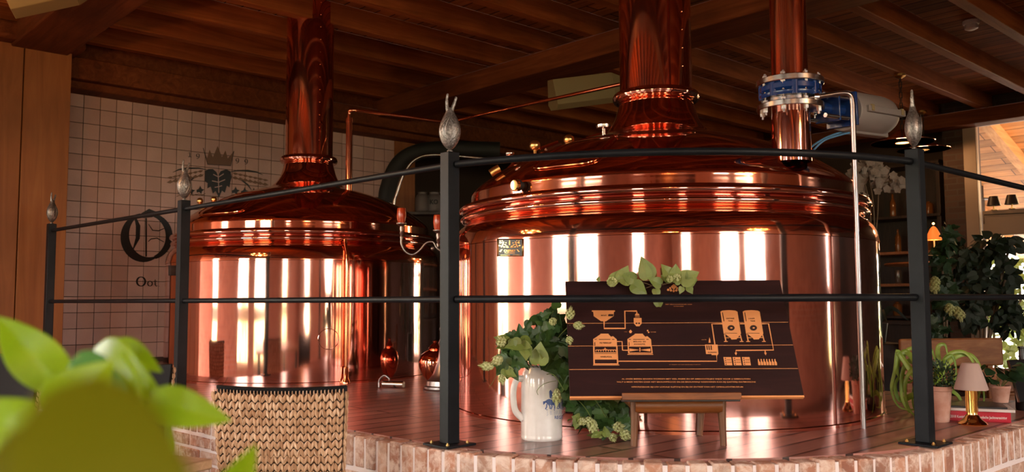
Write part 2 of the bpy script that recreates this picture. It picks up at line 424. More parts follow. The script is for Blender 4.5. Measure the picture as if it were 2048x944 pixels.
def window(along, a, b, plane, z0, z1, cols, rails, m='white_frame', fw=.07, side=-1):
    """frame, mullions and panes filling an opening"""
    NW[0] += 1
    r = thing('window_%d' % NW[0], None, None); r['kind'] = 'structure'; r.rotation_euler = (0, 0, TG)
    def bx(mb, p0, p1, q0, q1, d0, d1):
        if along == 'v': mb.guv(plane+d0, plane+d1, p0, p1, q0, q1)
        else: mb.guv(p0, p1, plane+d0, plane+d1, q0, q1)
    f = MB()
    d0, d1 = -.16, -.07
    bx(f, a, a+fw, z0, z1, d0, d1); bx(f, b-fw, b, z0, z1, d0, d1); bx(f, a+fw, b-fw, z0, z0+fw, d0, d1); bx(f, a+fw, b-fw, z1-fw, z1, d0, d1)
    f.build('window_frame', m, r, bevel=.006)
    mu = MB()
    for c in cols: bx(mu, c-.03, c+.03, z0+fw, z1-fw, d0+.015, d1-.01)
    for z in rails:
        h = .11 if z < 1.3 else .02
        bx(mu, a+fw, b-fw, z-h, z+h, d0+.01, d1-.005)
    if cols or rails: mu.build('mullions', m, r, bevel=.004)
    g = MB(); bx(g, a+fw, b-fw, z0+fw, z1-fw, -.121, -.117); g.build('window_pane', 'window_glass', r, smooth=False)
    return r
for a, b in WL: window('v', a, b, UL, ZS, ZT, [], [1.03, 1.75])
for a, b in WF: window('u', a, b, VF, ZS, ZT, [], [1.28])
# right wall with a tall window looking into the timber annex
VW1 = atu(1927, 330, UR).dot(V)          # left side of the white frame
struct(MB().guv(UR, UR+.3, VW1, VW1+.22, 0, CZ).guv(UR, UR+.3, VF, 2.2, 0, CZ).guv(UR, UR+.3, 2.2, VW1, atu(1990, 218, UR).z, CZ).guv(UR, UR+.3, 2.2, VW1, 0, .25), 'wall_right', 'dark_brick', smooth=False)
zt = atu(1990, 222, UR).z
window('v', 2.2, VW1, UR+.16, .25, zt, [], [], 'cream_frame', .14)
tr0 = atu(2000, 470, UR).z; tr1 = atu(2000, 420, UR).z
struct(MB().guv(UR-.01, UR+.12, 2.38, VW1-.18, tr0, tr1), 'trim_1', 'cream_frame', bevel=.006)
portal(W(UR+.2, 2.95, 1.7), -U, 1.3, 2.8)
# rooms beyond: far walls, dark
struct(MB().guv(11.4, 11.5, VW1+.15, 10.2, 0, CZ), 'wall_back', 'dark_plaster')
struct(MB().guv(UR+.3, 11.4, VW1+.15, VW1+.22, 0, CZ), 'wall_side', 'dark_plaster')
struct(MB().guv(1.0, 11.5, 9.7, 9.9, 0, CZ), 'wall_far', 'dark_plaster')
struct(MB().guv(UR+.1, 11.5, VW1+.1, 10.2, CZ, CZ+.1), 'ceiling.001', 'ceiling_board')
# timber annex roof outside the right window
ax = MB()
A = [W(UR+.4, -1, 3.85), W(UR+.4, 7.5, 3.85), W(UR+6.5, 7.5, 2.0), W(UR+6.5, -1, 2.0)]
ax.plate([Vector((p.dot(U), p.dot(V), p.z)) for p in A], (0, 0, .08))
wood('annex_board', (.40, .17, .05), (.56, .27, .09), (.70, .38, .15), 'y', 1, .6, (3, .2, .006), .3)
wood('annex_beam', (.42, .19, .06), (.6, .3, .1), (.72, .4, .16), 'x', 1, .6)
struct(ax, 'ceiling.002', 'annex_board')
mat('paving', (.42, .34, .28), .8)
struct(MB().guv(UR+.3, 22, -8, 12, -.15, -.05), 'floor.001', 'paving')
for i in range(7):
    v = -.6+i*1.1; b = MB()
    b.hull([(UR+.4, v, 3.68), (UR+.4, v+.12, 3.68), (UR+.4, v+.12, 3.85), (UR+.4, v, 3.85)], [(UR+6.5, v, 1.83), (UR+6.5, v+.12, 1.83), (UR+6.5, v+.12, 2.0), (UR+6.5, v, 2.0)])
    struct(b, 'trim_%d' % (50+i), 'annex_beam')

# tiled wall behind the left kettle
TV = 7.82; ts = .134
u_l = atv(140, 300, TV).dot(U) - .5; u_r = atv(788, 300, TV).dot(U)
struct(MB().guv(u_l, u_r, TV, TV+.15, 0, 3.0), 'wall_tiled', 'grout')
tl = MB(); nu = int((u_r-u_l)/ts)+1
for i in range(nu):
    for k in range(17):
        u0 = u_r-ts*(i+1)+.0025; z0 = 2.985-ts*(k+1)+.0025
        if u0+ts-.005 < u_l: continue
        c = Vector((u0+ts/2-.0025, TV-.004, z0+ts/2-.0025))
        tl.box(c, (ts-.005, .010, ts-.005), Matrix.Rotation(R(random.uniform(-.25, .25)), 3, 'X') @ Matrix.Rotation(R(random.uniform(-.25, .25)), 3, 'Z'))
struct(tl, 'wall_tiles', 'wall_tile', smooth=False, bevel=.0015)
# timber pier at the left, faced with planks; post at the right end of the tiles
ce = atv(139, 300, 7.3).dot(U); pier = MB(); xs = [ce, ce-.34, ce-.60, ce-1.05, ce-1.5, ce-2.0, ce-2.5]
for a, b in zip(xs, xs[1:]): pier.guv(b+.004, a-.004, 7.30+random.uniform(0, .006), 7.8, 0, 3.22)
struct(pier, 'wall_pier', 'column_wood', bevel=.004)
struct(MB().guv(ce-.9, ce+.06, 7.15, 7.5, 3.16, 3.30), 'trim_2', 'beam_wood', bevel=.03)
struct(MB().guv(u_r+.0, u_r+.28, 7.8, 8.05, 0, 3.3), 'trim_3', 'column_wood', bevel=.01)

# ------------------------------------------------------------ brewing deck with brick edge
P2 = atz(899, 890, DK); P3 = atz(1851, 888, DK)
zrail = 1.7075
PM = atz(1380, 303, zrail)
P1 = atz(380, 419, zrail); P1 = Vector((atz(368, 418, zrail).x, atz(368, 418, zrail).y, 0))
q = atz(103, 461, zrail); P0 = Vector((q.x, q.y, 0)); q = atz(2048, 376, zrail); P4 = Vector((q.x, q.y, 0))
P2 = Vector((P2.x, P2.y, 0)); P3 = Vector((P3.x, P3.y, 0))
def circ(a, b, c):
    ax_, ay, bx_, by, cx, cy = a.x, a.y, b.x, b.y, c.x, c.y
    d = 2*(ax_*(by-cy)+bx_*(cy-ay)+cx*(ay-by))
    ux = ((ax_**2+ay**2)*(by-cy)+(bx_**2+by**2)*(cy-ay)+(cx**2+cy**2)*(ay-by))/d
    uy = ((ax_**2+ay**2)*(cx-bx_)+(bx_**2+by**2)*(ax_-cx)+(cx**2+cy**2)*(bx_-ax_))/d
    o = Vector((ux, uy, 0)); return o, (Vector((ax_, ay, 0))-o).length
AC, AR = circ(P2, Vector((PM.x, PM.y, 0)), P3)
dl = (P0-P2).normalized(); dr = (P4-P3).normalized()
def arcpt(a, r): return AC + Vector((cos(a), sin(a), 0))*r
a2 = math.atan2(P2.y-AC.y, P2.x-AC.x); a3 = math.atan2(P3.y-AC.y, P3.x-AC.x)
def path(off, step=.02, left=7.2, right=4.2):
    """edge of the deck from far left to far right, OFF outward of the railing line"""
    nl = Vector((-dl.y, dl.x, 0));  nl = nl if nl.dot(P2-AC) > 0 else -nl
    nr = Vector((-dr.y, dr.x, 0));  nr = nr if nr.dot(P3-AC) > 0 else -nr
    pts = [P2+dl*left+nl*off, P2+dl*.12+nl*off]
    n = 26
    for i in range(n+1): pts.append(arcpt(a2+(a3-a2)*(.06+.88*i/n), AR+off))
    pts += [P3+dr*.12+nr*off, P3+dr*right+nr*off]
    return pts
def walk(pts, step, start=0):
    out = []; acc = start; total = 0
    for a, b in zip(pts, pts[1:]):
        L = (b-a).length; t = (b-a)/L
        while acc <= total+L:
            out.append((a+t*(acc-total), t)); acc += step
        total += L
    return out
edge = path(.085)
bk = MB()
for p, t in walk(edge, .0735):
    n = Vector((t.y, -t.x, 0)); s = Vector((.0615+random.uniform(-.003, .003), .115, .122))
    rot = Matrix((t, -n, Vector((0, 0, 1)))).transposed() @ Matrix.Rotation(R(random.uniform(-1.5, 1.5)), 3, 'Z') @ Matrix.Rotation(R(random.uniform(-1.2, 1.2)), 3, 'Y')
    bk.box(p-n*(.0575+random.uniform(-.003, .003))+Vector((0, 0, DK-.066+random.uniform(-.004, .003))), s, rot)
row = 0; z = DK-.132-.010
while z > .02:
    row += 1
    for p, t in walk(edge, .222, (.11 if row % 2 else 0)):
        n = Vector((t.y, -t.x, 0)); rot = Matrix((t, -n, Vector((0, 0, 1)))).transposed() @ Matrix.Rotation(R(random.uniform(-.8, .8)), 3, 'Z')
        bk.box(p-n*(.0505+random.uniform(-.0025, .0025))+Vector((0, 0, z-.029)), (.211+random.uniform(-.004, .004), .10, .056), rot)
    z -= .068
o = struct(bk, 'wall_deck_edge', 'old_brick', grid=False, bevel=.006)
def slab(pts, z0, z1, name, m, inner, **k):
    loop = pts+inner; rr = TG; M_ = Matrix.Rotation(-TG, 3, 'Z')
    loop = [M_ @ p for p in loop]
    return struct(MB().hull([Vector((p.x, p.y, z0)) for p in loop], [Vector((p.x, p.y, z1)) for p in loop]), name, m, smooth=False, **k)
inn = [P3+dr*4.2+Vector((-1.5, 2.0, 0)), W(4.9, 7.75, 0), W(4.9, 7.8, 0), P2+dl*7.2+Vector((1.5, 1.5, 0))]
UE = 5.0
e2 = [p for p in path(.077) if p.dot(U) < UE]; e3 = [p for p in path(.012) if p.dot(U) < UE]
def clip(off):
    pts = path(off); a, b = pts[-2], pts[-1]; t = (UE-a.dot(U))/(b.dot(U)-a.dot(U)); pts[-1] = a+(b-a)*t
    a, b = pts[1], pts[0]; t = (7.79-a.dot(V))/(b.dot(V)-a.dot(V)); pts[0] = a+(b-a)*min(t, 1); return pts
slab(clip(.0803), 0, DK-.012, 'wall_deck_mortar', 'mortar', [W(UE, 7.79, 0)])
slab(clip(.022), DK-.012, DK, 'floor_deck', 'deck_wood', [W(UE, 7.79, 0)])

# ------------------------------------------------------------ railing
def finial(loc, rz, tilt):
    """cast hop bulb with two horns, local base at 0"""
    r = thing('post_finial', '', 'finial', loc, rz)
    b = MB()
    prof = [(.006, 0), (.011, .001), (.011, .006), (.006, .009), (.012, .013), (.022, .022), (.033, .038), (.0405, .060), (.041, .078), (.036, .098), (.026, .118), (.018, .132), (.0135, .144), (.010, .150), (0, .152)]
    pr = [(p.x, p.y) for p in crom([(a, c, 0) for a, c in prof], 3)]
    b.lathe([(max(a, 0), c) for a, c in pr], seg=28)
    for v in b.bm.verts: v.co.y *= .72
    b.tube(crom([(-.004, 0, .135), (-.010, 0, .155), (-.011, 0, .178), (-.008, 0, .199)], 4), [.0085]*4+[.0065]*4+[.005]*4+[.003], 8)
    b.tube(crom([(.004, 0, .135), (.011, 0, .152), (.019, 0, .170), (.0245, 0, .187)], 4), [.0085]*4+[.007]*4+[.0055]*4+[.0045], 8)
    for sx in (-1, 1):
        for k, a in enumerate((.35, .95)):
            pts = []
            for j in range(9):
                z = .030+.085*j/8; rr = .0415*sin(pi*min(1, (z-.004)/.150))**.6
                ang = sx*a*sin(pi*j/8)+ (0 if sx > 0 else 0)
                pts.append((rr*sin(ang), -.72*rr*cos(ang)-.0012, z))
            b.tube(pts, .0011, 5)
    for v in b.bm.verts: v.co.z *= 1.13
    b.build('finial_bulb', 'cast_metal', r)
    return r
PH = 1.755; SQ = .053
posts = [(P0, 'far left black railing post beside the timber pier'), (P1, 'black railing post in front of the left copper kettle'), (P2, 'black railing post between the two copper kettles, at the front'), (P3, 'black railing post at the right front corner, behind it a brass lamp')]
fl = ['small dark finial on the far left railing post', 'cast hop shaped finial on the post before the left kettle', 'large speckled cast hop finial with two horns on the middle front post', 'brownish cast hop finial on the right front post']
for i, (p, lab) in enumerate(posts):
    r = thing('railing_post', lab, 'post', (p.x, p.y, DK), TG if i != 3 else TG, 'railing posts')
    MB().box((0, 0, (PH-DK)/2+.004), (SQ, SQ, PH-DK-.008)).build('post_tube', 'black_paint', r, bevel=.003)
    MB().box((0, 0, .004), (.140, .140, .008)).build('base_plate', 'black_paint', r, bevel=.002)
    for sx, sy in ((-1, 1), (1, -1), (-1, -1), (1, 1)):
        MB().lathe([(.0065, .008), (.0065, .013), (.0035, .0132), (.0035, .0175), (.0, .018)], (sx*.047, sy*.047, 0), 6).build('bolt', 'brass', r)
    f = finial((p.x, p.y, PH), (0, .1, .0, 0.75)[i], 0); tag(f, fl[i], 'finial', 'post finials')
    if i == 3: f.rotation_euler = (0, 0, 1.1)
    if i == 0: f.rotation_euler = (0, 0, 1.2)
    if i == 1: f.rotation_euler = (0, 0, .75)
RR = .0125
zl = 1.2035
def rail(name, lab, pts, rad=RR):
    b = MB().tube(pts, rad, 14); tag(b.build(name, 'black_paint'), lab, 'rail', 'railing tubes')
def coll(p): return p
for z, wd, w2 in ((zrail, 'upper', 'top'), (zl, 'lower', 'knee')):
    Z = Vector((0, 0, z))
    rail('handrail', f'straight {wd} black rail from the far left post to the post before the left kettle', [P0+Z-(P1-P0).normalized()*-.03, P1+Z+(P0-P1).normalized()*.027])
    rail('handrail', f'straight {wd} black rail from the left kettle post to the middle front post', [P1+Z+(P2-P1).normalized()*.027, P2+Z+(P1-P2).normalized()*.027])
    rail('handrail', f'curved {wd} black rail bowing in front of the large kettle', [arcpt(a2+(a3-a2)*(.018+.964*i/40), AR)+Z for i in range(41)], .0135)
    rail('handrail', f'{wd} black rail running off to the right of the corner post', [P3+Z+dr*.03, P3+dr*3.2+Z])

# ------------------------------------------------------------ kettles
az = math.radians(9.83)
c0 = atz(1323, 869, DK); D1 = Vector((c0.x, c0.y)).length
RB = D1*sin(R(13.43))/(1-sin(R(13.43)))
dv = Vector((c0.x, c0.y, 0)).normalized(); C1 = dv*(D1+RB)
c0 = atz(612, 770, DK); D2 = Vector((c0.x, c0.y)).length; sA = sin(R(8.54)); RL = D2*sA/(1-sA)
C2 = Vector((c0.x, c0.y, 0)).normalized()*(D2+RL)

DOME = [(.953, 1.003), (.9525, 1.020), (.952, 1.040), (.951, 1.058), (.944, 1.072), (.926, 1.095), (.880, 1.132), (.80, 1.185), (.70, 1.240), (.58, 1.290), (.45, 1.332), (.36, 1.354), (.310, 1.370), (.272, 1.392), (.240, 1.425), (.214, 1.470), (.196, 1.53), (.184, 1.575)]
def dome_z(r):
    for (a, b), (c, d) in zip(DOME, DOME[1:]):
        if c <= r <= a: return b+(d-b)*(a-r)/(a-c)
    return DOME[-1][1] if r < DOME[-1][0] else DOME[0][1]
def kettle(C, rad, label, ztop):
    k = rad/1.035
    r = thing('brew_kettle', label, 'brewing kettle', (C.x, C.y, DK), 0, 'copper brew kettles')
    body = [(1.040, 0), (1.040, .012), (1.035, .016), (1.035, .3), (1.035, .6), (1.035, .79)]
    b = MB().lathe([(a*k, z) for a, z in body], seg=160, caps=False); b.build('kettle_wall', 'copper', r)
    sh = [(1.037, .792), (1.037, .802), (1.0345, .815), (1.0315, .840), (1.022, .866), (1.002, .892), (.978, .908), (.968, .915)]
    MB().lathe([(a*k, z) for a, z in sh], seg=160, caps=False).build('kettle_shoulder', 'copper_dome', r)
    fl_ = [(.966, .914), (.985, .917), (1.001, .924), (1.006, .935), (1.001, .946), (.99, .951), (.968, .953), (.966, .958), (.99, .960), (1.004, .964), (1.012, .974), (1.012, .985), (1.004, .996), (.985, 1.003), (.95, 1.006)]
    fl_ = [(p.x, p.y) for p in crom([(a, z, 0) for a, z in fl_], 3)]
    MB().lathe([(a*k, z) for a, z in fl_], seg=160, caps=False).build('flange', 'copper', r)
    dp = [(p.x, p.y) for p in crom([(a, z, 0) for a, z in DOME], 5)]
    MB().lathe([(a*k, z) for a, z in dp], seg=160, caps=False).build('dome', 'copper_dome', r)
    ch = MB().lathe([(.184*k, 1.55), (.184*k, ztop-DK)], seg=72, caps=False).build('chimney', 'copper_dome', r)
    rr = .215*k
    pr = []
    for i in range(17):
        a = 2*pi*i/16; pr.append((.200*k+.022*cos(a), 1.585+.026*sin(a)))
    MB().lathe(pr, seg=72, caps=False).build('chimney_collar', 'copper', r)
    for i in range(12): MB().ball((.185*k*sin(R(38)), -.185*k*cos(R(38)), 1.72+i*.095), .005, seg=6).build('rivet', 'copper_pipe', ch)
    return r
KB = kettle(C1, RB, 'largest copper brewing kettle standing right of the middle post, with domed lid and chimney', 3.46)
KS = kettle(C2, RL, 'smaller looking copper brewing kettle at the left, in front of the white tiled wall', 3.46)
def hatch(K, C, rad, a0, a1, r0, r1, name='hatch'):
    k = rad/1.035; b = MB(); n, m_ = 26, 16; base = math.atan2(-C.y, -C.x); g = {}
    for i in range(n+1):
        for j in range(m_+1):
            s, t = i/n, j/m_; e = min(s, 1-s)*n; e2 = min(t, 1-t)*m_
            # rounded corners
            sx = abs(s-.5)*2; sy = abs(t-.5)*2; q = (sx**6+sy**6)
            sc_ = 1 if q < 1e-6 else 1/max(1, q**(1/6.)) 
            s2 = .5+(s-.5)*sc_; t2 = .5+(t-.5)*sc_
            rr = r0+(r1-r0)*t2; a = base+R(a0+(a1-a0)*s2)
            h = .013*min(1, e/1.5, e2/1.5)-.004
            z = dome_z(rr)+h
            g[i, j] = b.bm.verts.new((rr*k*cos(a)+.3*h*cos(a), rr*k*sin(a)+.3*h*sin(a), z))
    for i in range(n):
        for j in range(m_): b.bm.faces.new((g[i, j], g[i+1, j], g[i+1, j+1], g[i, j+1]))
    o_ = b.build(name, 'copper_dome', K, ang=60)
    pts_ = []
    for i in range(61):
        an = 2*pi*i/60; s_, t_ = cos(an), sin(an); q = (abs(s_)**6+abs(t_)**6)**(1/6.); s2 = .5+.5*s_/q*.985; t2 = .5+.5*t_/q*.975
        rr = r0+(r1-r0)*t2; a = base+R(a0+(a1-a0)*s2); pts_.append((rr*k*cos(a)*1.004, rr*k*sin(a)*1.004, dome_z(rr)+.006))
    MB().tube(pts_, .0035, 6, caps=False).build('hatch_seam', 'copper_pipe', o_)
    return o_
def dpt(C, rad, x, y):
    """point of the lid seen at pixel (x,y)"""
    k = rad/1.035; r = ray(x, y); best = None; d = (C.y-1.1*rad)
    while d < C.y+rad:
        p = EYE+r*d; q = (Vector((p.x, p.y))-Vector((C.x, C.y))).length/k
        if q < .95 and p.z <= DK+dome_z(q): return p
        d += .004
    return None
hb = hatch(KB, C1, RB, -38, -15, .915, .60)
hs = hatch(KS, C2, RL, -60, -28, .915, .60)
def fit(K, name, m, f, **kw):
    b = MB(); f(b); return b.build(name, m, K, world=True, **kw)
def knob(K, x, y, d, rad, drop, m='brass', name='knob'):
    p = atd(x, y, d)
    fit(K, name, m, lambda b: (b.ball(p, rad), b.lathe([(rad*.55, 0), (rad*.30, drop*.35), (rad*.30, drop)], p-Vector((0, 0, drop)), 12)))
knob(hb, 1070, 291, 4.25, .027, .07); knob(hb, 1138, 279, 4.32, .027, .075)
knob(KB, 1350, 289, 3.98, .025, .03)
knob(KS, 400, 402, 6.3, .024, .06); knob(KS, 428, 399, 6.2, .022, .05); knob(KS, 540, 411, 6.0, .018, .03)
def bar(K, name, m, pts, r=.006, seg=8): fit(K, name, m, lambda b: b.tube(pts, r, seg))
bar(hb, 'hinge_arm', 'copper_pipe', [atd(975, 372, 4.2), atd(1010, 345, 4.2), atd(1030, 322, 4.22)], .007)
bar(hb, 'hinge_arm', 'copper_pipe', [atd(982, 372, 4.25), atd(1022, 342, 4.25), atd(1040, 320, 4.27)], .007)
fit(hb, 'hinge_barrel', 'brass', lambda b: b.tube([atd(981, 347, 4.12), atd(990, 341, 4.12), atd(999, 336, 4.12)], .019, 16))
bar(hb, 'latch_bar', 'copper_pipe', [atd(1080, 297, 4.25), atd(1115, 284, 4.3)], .008)
bar(hb, 'latch_bar', 'steel', [atd(1092, 300, 4.2), atd(1122, 289, 4.25)], .010)
bar(KB, 'lid_pipe', 'copper_pipe', crom([atd(1130, 297, 4.4), atd(1165, 282, 4.4), atd(1195, 271, 4.4), atd(1215, 268, 4.4)], 4), .012)
fit(KB, 'sight_glass', 'steel', lambda b: b.lathe([(.010, 0), (.010, .045), (.035, .050), (.037, .055), (.037, .066), (.0, .068)], atd(1208, 277, 4.1), 20))
bar(KB, 'lever', 'steel', [atd(1208, 273, 4.05), atd(1238, 270, 4.05), atd(1258, 267, 4.05)], .010)
bar(KB, 'lever', 'steel', [atd(1258, 272, 4.05), atd(1285, 273, 4.05)], .006)
fit(KB, 'sight_glass', 'steel', lambda b: b.ball(atd(1020, 307, 4.2), .022, (1, 1, .7)))
capc = dpt(C1, RB, 1045, 372) or atd(1045, 372, 3.9)
dn = Vector((capc.x-C1.x, capc.y-C1.y, 0)).normalized()
fit(KB, 'inspection_cap', 'black_matte', lambda b: b.lathe([(.018, -.03), (.018, .02), (.026, .022), (.026, .036)], capc, 20, dn.to_track_quat('Z', 'Y').to_matrix()))
fit(KB, 'inspection_cap', 'gold', lambda b: b.lathe([(.027, .036), (.028, .046), (.022, .052), (0, .053)], capc, 24, dn.to_track_quat('Z', 'Y').to_matrix()))
# gauge and small fittings of the left kettle
gp = atd(675, 384, 6.25)
g = fit(KS, 'pressure_gauge', 'black_plate', lambda b: b.lathe([(.0, -.02), (.036, -.02), (.038, .012), (.033, .014)], gp, 24, Matrix.Rotation(R(80), 3, 'X') @ Matrix.Rotation(R(-10), 3, 'Y')))
fit(g, 'gauge_face', 'print_white', lambda b: b.lathe([(.031, .0135), (.0, .015)], gp, 24, Matrix.Rotation(R(80), 3, 'X') @ Matrix.Rotation(R(-10), 3, 'Y')))
fit(KS, 'gauge_stem', 'brass', lambda b: b.lathe([(.028, -.13), (.02, -.11), (.012, -.10), (.018, -.07), (.010, -.06), (.010, 0)], gp-Vector((0, 0, .03)), 12))
bar(KS, 'lever', 'steel', [atd(457, 418, 6.0), atd(459, 430, 5.95), atd(470, 430, 5.93)], .007)
bar(KS, 'hinge_arm', 'brass', [atd(396, 428, 6.05), atd(412, 420, 6.1)], .01)
# maker's plate on the large kettle
def plate_map(zx, zy, rad): return oncyl(980+zx/13.49, 460+zy/13.49, C1, rad)
pm = MB(); n = 12
def cylpatch(mb, f, x0, y0, x1, y1, rad, n=10):
    g = [[mb.bm.verts.new(f(x0+(x1-x0)*i/n, y0+(y1-y0)*j, rad)) for j in (0, 1)] for i in range(n+1)]
    for i in range(n): mb.bm.faces.new((g[i][0], g[i+1][0], g[i+1][1], g[i][1]))
cylpatch(pm, plate_map, 190, 235, 888, 712, RB+.003)
pl = pm.build('maker_plate', 'brass', KB, world=True, thick=.002)
pm = MB(); cylpatch(pm, plate_map, 232, 262, 860, 690, RB+.0055); pm.build('plate_field', 'black_plate', pl, world=True)
pm = MB()
fm = lambda x, y: plate_map(x, y, RB+.0068)
put_text(pm, 'CASPARY', fm, 375, 590, 690, 62, .02)
put_text(pm, 'Kupferschmiede', fm, 400, 628, 675, 24, .02)
put_text(pm, 'AN ROSENHEIM', fm, 285, 686, 540, 18, .01); put_text(pm, 'ANNO GERMANY', fm, 610, 682, 800, 18, .01)
def blob(mb, f, cx, cy, rx, ry, n=8):
    c = mb.bm.verts.new(f(cx, cy)); v = [mb.bm.verts.new(f(cx+rx*cos(2*pi*k/n), cy+ry*sin(2*pi*k/n))) for k in range(n)]
    for k in range(n): mb.bm.faces.new((c, v[k], v[(k+1) % n]))
def stroke(mb, f, pts, wd, n=1):
    P = [Vector((x, y, 0)) for x, y in pts]; L = []
    for i, p in enumerate(P):
        t = (P[min(i+1, len(P)-1)]-P[max(i-1, 0)]).normalized(); q = Vector((-t.y, t.x, 0))
        wq = wd[i] if isinstance(wd, (list, tuple)) else wd
        L.append((mb.bm.verts.new(f(*(p+q*wq/2).xy)), mb.bm.verts.new(f(*(p-q*wq/2).xy))))
    for A_, B_ in zip(L, L[1:]): mb.bm.faces.new((A_[0], B_[0], B_[1], A_[1]))
stroke(pm, fm, [(528, 280), (528, 405)], 34)
for sx in (-1, 1):
    for (dx, dy, rr) in ((60, 440, 30), (110, 400, 26), (95, 345, 22), (165, 330, 30), (190, 400, 28), (250, 345, 34), (270, 420, 34), (215, 455, 24), (150, 460, 26), (235, 545, 20), (265, 575, 16), (255, 290, 20), (200, 290, 22)):
        blob(pm, fm, 528+sx*dx, dy, rr*.8, rr*.6)
    stroke(pm, fm, [(528+sx*20, 470), (528+sx*150, 380), (528+sx*270, 300)], 12); stroke(pm, fm, [(528+sx*40, 480), (528+sx*190, 430), (528+sx*300, 420)], 10)
    stroke(pm, fm, [(528+sx*200, 520), (528+sx*250, 590)], 20)
pm.build('plate_engraving', 'gold', pl, world=True, smooth=False)
pl['label'] = 'black and gold engraved plate with writing'
# small plate on the left kettle
pm = MB()
g = [[pm.bm.verts.new(oncyl(x, y, C2, RL+.004)) for y in (531, 551)] for x in (337, 343, 350, 356)]
for A_, B_ in zip(g, g[1:]): pm.bm.faces.new((A_[0], B_[0], B_[1], A_[1]))
pm.build('maker_plate', 'black_plate', KS, world=True, thick=.002)
# porthole cover low on the left kettle
ph = oncyl(657, 678, C2, RL); pn = Vector((ph.x-C2.x, ph.y-C2.y, 0)).normalized()
pr_ = pn.to_track_quat('Z', 'Y').to_matrix()
def cover_ring(b):
    pts_ = []
    for k in range(41):
        q_ = ph+pr_ @ Vector((.066*cos(2*pi*k/40), .066*sin(2*pi*k/40), 0)); h_ = Vector((q_.x-C2.x, q_.y-C2.y, 0)).normalized()*(RL+.001); pts_.append(Vector((C2.x+h_.x, C2.y+h_.y, q_.z)))
    b.tube(pts_, .0022, 6, caps=False)
fit(KS, 'round_cover', 'copper', cover_ring)
# thin copper tube down the front of the left kettle
tb = atz(716, 775, DK); 
tt = Vector((tb.x, tb.y, 0)); tn = (tt-C2).normalized(); tt = C2+tn*(RL+.035)
fit(KS, 'drain_tube', 'copper_pipe', lambda b: (b.tube(crom([tt+Vector((0, 0, DK)), tt+Vector((0, 0, DK+.5)), tt+Vector((0, 0, DK+.80)), tt-tn*.04+Vector((0, 0, DK+.89)), tt-tn*.05+Vector((0, 0, DK+.93))], 5), .011, 10), b.lathe([(.028, 0), (.028, .02), (.016, .035), (.016, .10), (.011, .11)], tt+Vector((0, 0, DK)), 14)))
# vertical copper pipe and long thin pipe from the left kettle
a_ = atd(697, 410, 6.25); b_ = atd(701, 236, 6.25); b_ = Vector((a_.x, a_.y, b_.z))
vp = fit(KS, 'vent_pipe', 'copper_pipe', lambda b: (b.tube([a_-Vector((0, 0, .10)), a_, b_], .0235, 20), b.lathe([(.027, 0), (.027, .018)], b_-Vector((0, 0, .03)), 20), b.lathe([(.027, 0), (.027, .018)], a_+Vector((0, 0, .09)), 20)))
tag(fit(None, 'copper_pipeline', 'copper_pipe', lambda b: b.tube(crom([b_-Vector((0, 0, .03)), b_+Vector((0, 0, .04)), atd(712, 221, 6.25), atd(800, 232, 6.45), atd(893, 245, 6.66)], 5)+crom([atd(893, 246, 6.66), atd(910, 242, 6.66), atd(1000, 221, 6.3), atd(1243, 168, 5.5), atd(1300, 156, 5.35)], 5)[1:], .0125, 12)), 'thin copper pipeline running from the left kettle across to the big chimney', 'pipe')

# second pipe of the large kettle, with butterfly valve
PV_ = atd(1583, 295, 3.72); vx, vy = PV_.x, PV_.y; rp_ = .081
zA = atd(1583, 216, 3.72).z; zB = atd(1583, 167, 3.72).z
fit(KB, 'vapour_pipe', 'copper', lambda b: b.lathe([(rp_*1.02, DK+1.12), (rp_*1.02, zA)], (vx, vy, 0), 48, caps=False))
fit(KB, 'vapour_pipe', 'copper_pipe', lambda b: b.lathe([(rp_*.96, zB), (rp_*.96, 3.46)], (vx, vy, 0), 48, caps=False))
def flange(K, z, t, up):
    o_ = fit(K, 'steel_flange', 'steel', lambda b: b.lathe([(rp_*.9, z-t), (.139, z-t), (.142, z-t+.003), (.142, z+t-.003), (.139, z+t), (rp_*.9, z+t)], (vx, vy, 0), 48, caps=False))
    for k in range(8):
            b = MB(); a = 2*pi*k/8+.25; c = (vx+.120*cos(a), vy+.120*sin(a), 0)
            b.lathe([(.011, z-t-.014), (.011, z-t)], c, 6); b.lathe([(.011, z+t), (.011, z+t+.012)], c, 6); b.lathe([(.006, z-t-.026), (.006, z+t+.02)], c, 8)
            b.build('flange_bolt', 'steel', o_, world=True)
flange(KB, zA, .013, 0); flange(KB, zB, .013, 1)
vz = zB-.013-.036
def blue(b):
    b.lathe([(.085, vz-.02), (.125, vz-.022), (.131, vz-.014), (.131, vz-.006), (.120, vz), (.131, vz+.008), (.131, vz+.028), (.124, vz+.036), (.085, vz+.036)], (vx, vy, 0), 40, caps=False)
    for k in range(8):
        a = 2*pi*k/8+.25+pi/8; b.tube([(vx+.118*cos(a), vy+.118*sin(a), vz-.024), (vx+.118*cos(a), vy+.118*sin(a), vz+.035)], .016, 10)
valve = fit(KB, 'butterfly_valve', 'blue_enamel', blue)
fit(valve, 'valve_seat', 'chrome', lambda b: b.lathe([(.09, zA+.013), (.104, zA+.013), (.104, vz-.02), (.09, vz-.02)], (vx, vy, 0), 40, caps=False))
def tierods(b):
    for k in range(8):
        a = 2*pi*k/8+.25; c = (vx+.120*cos(a), vy+.120*sin(a), 0); b.lathe([(.0055, zA), (.0055, zB)], c, 8)
fit(valve, 'tie_rods', 'steel', tierods)
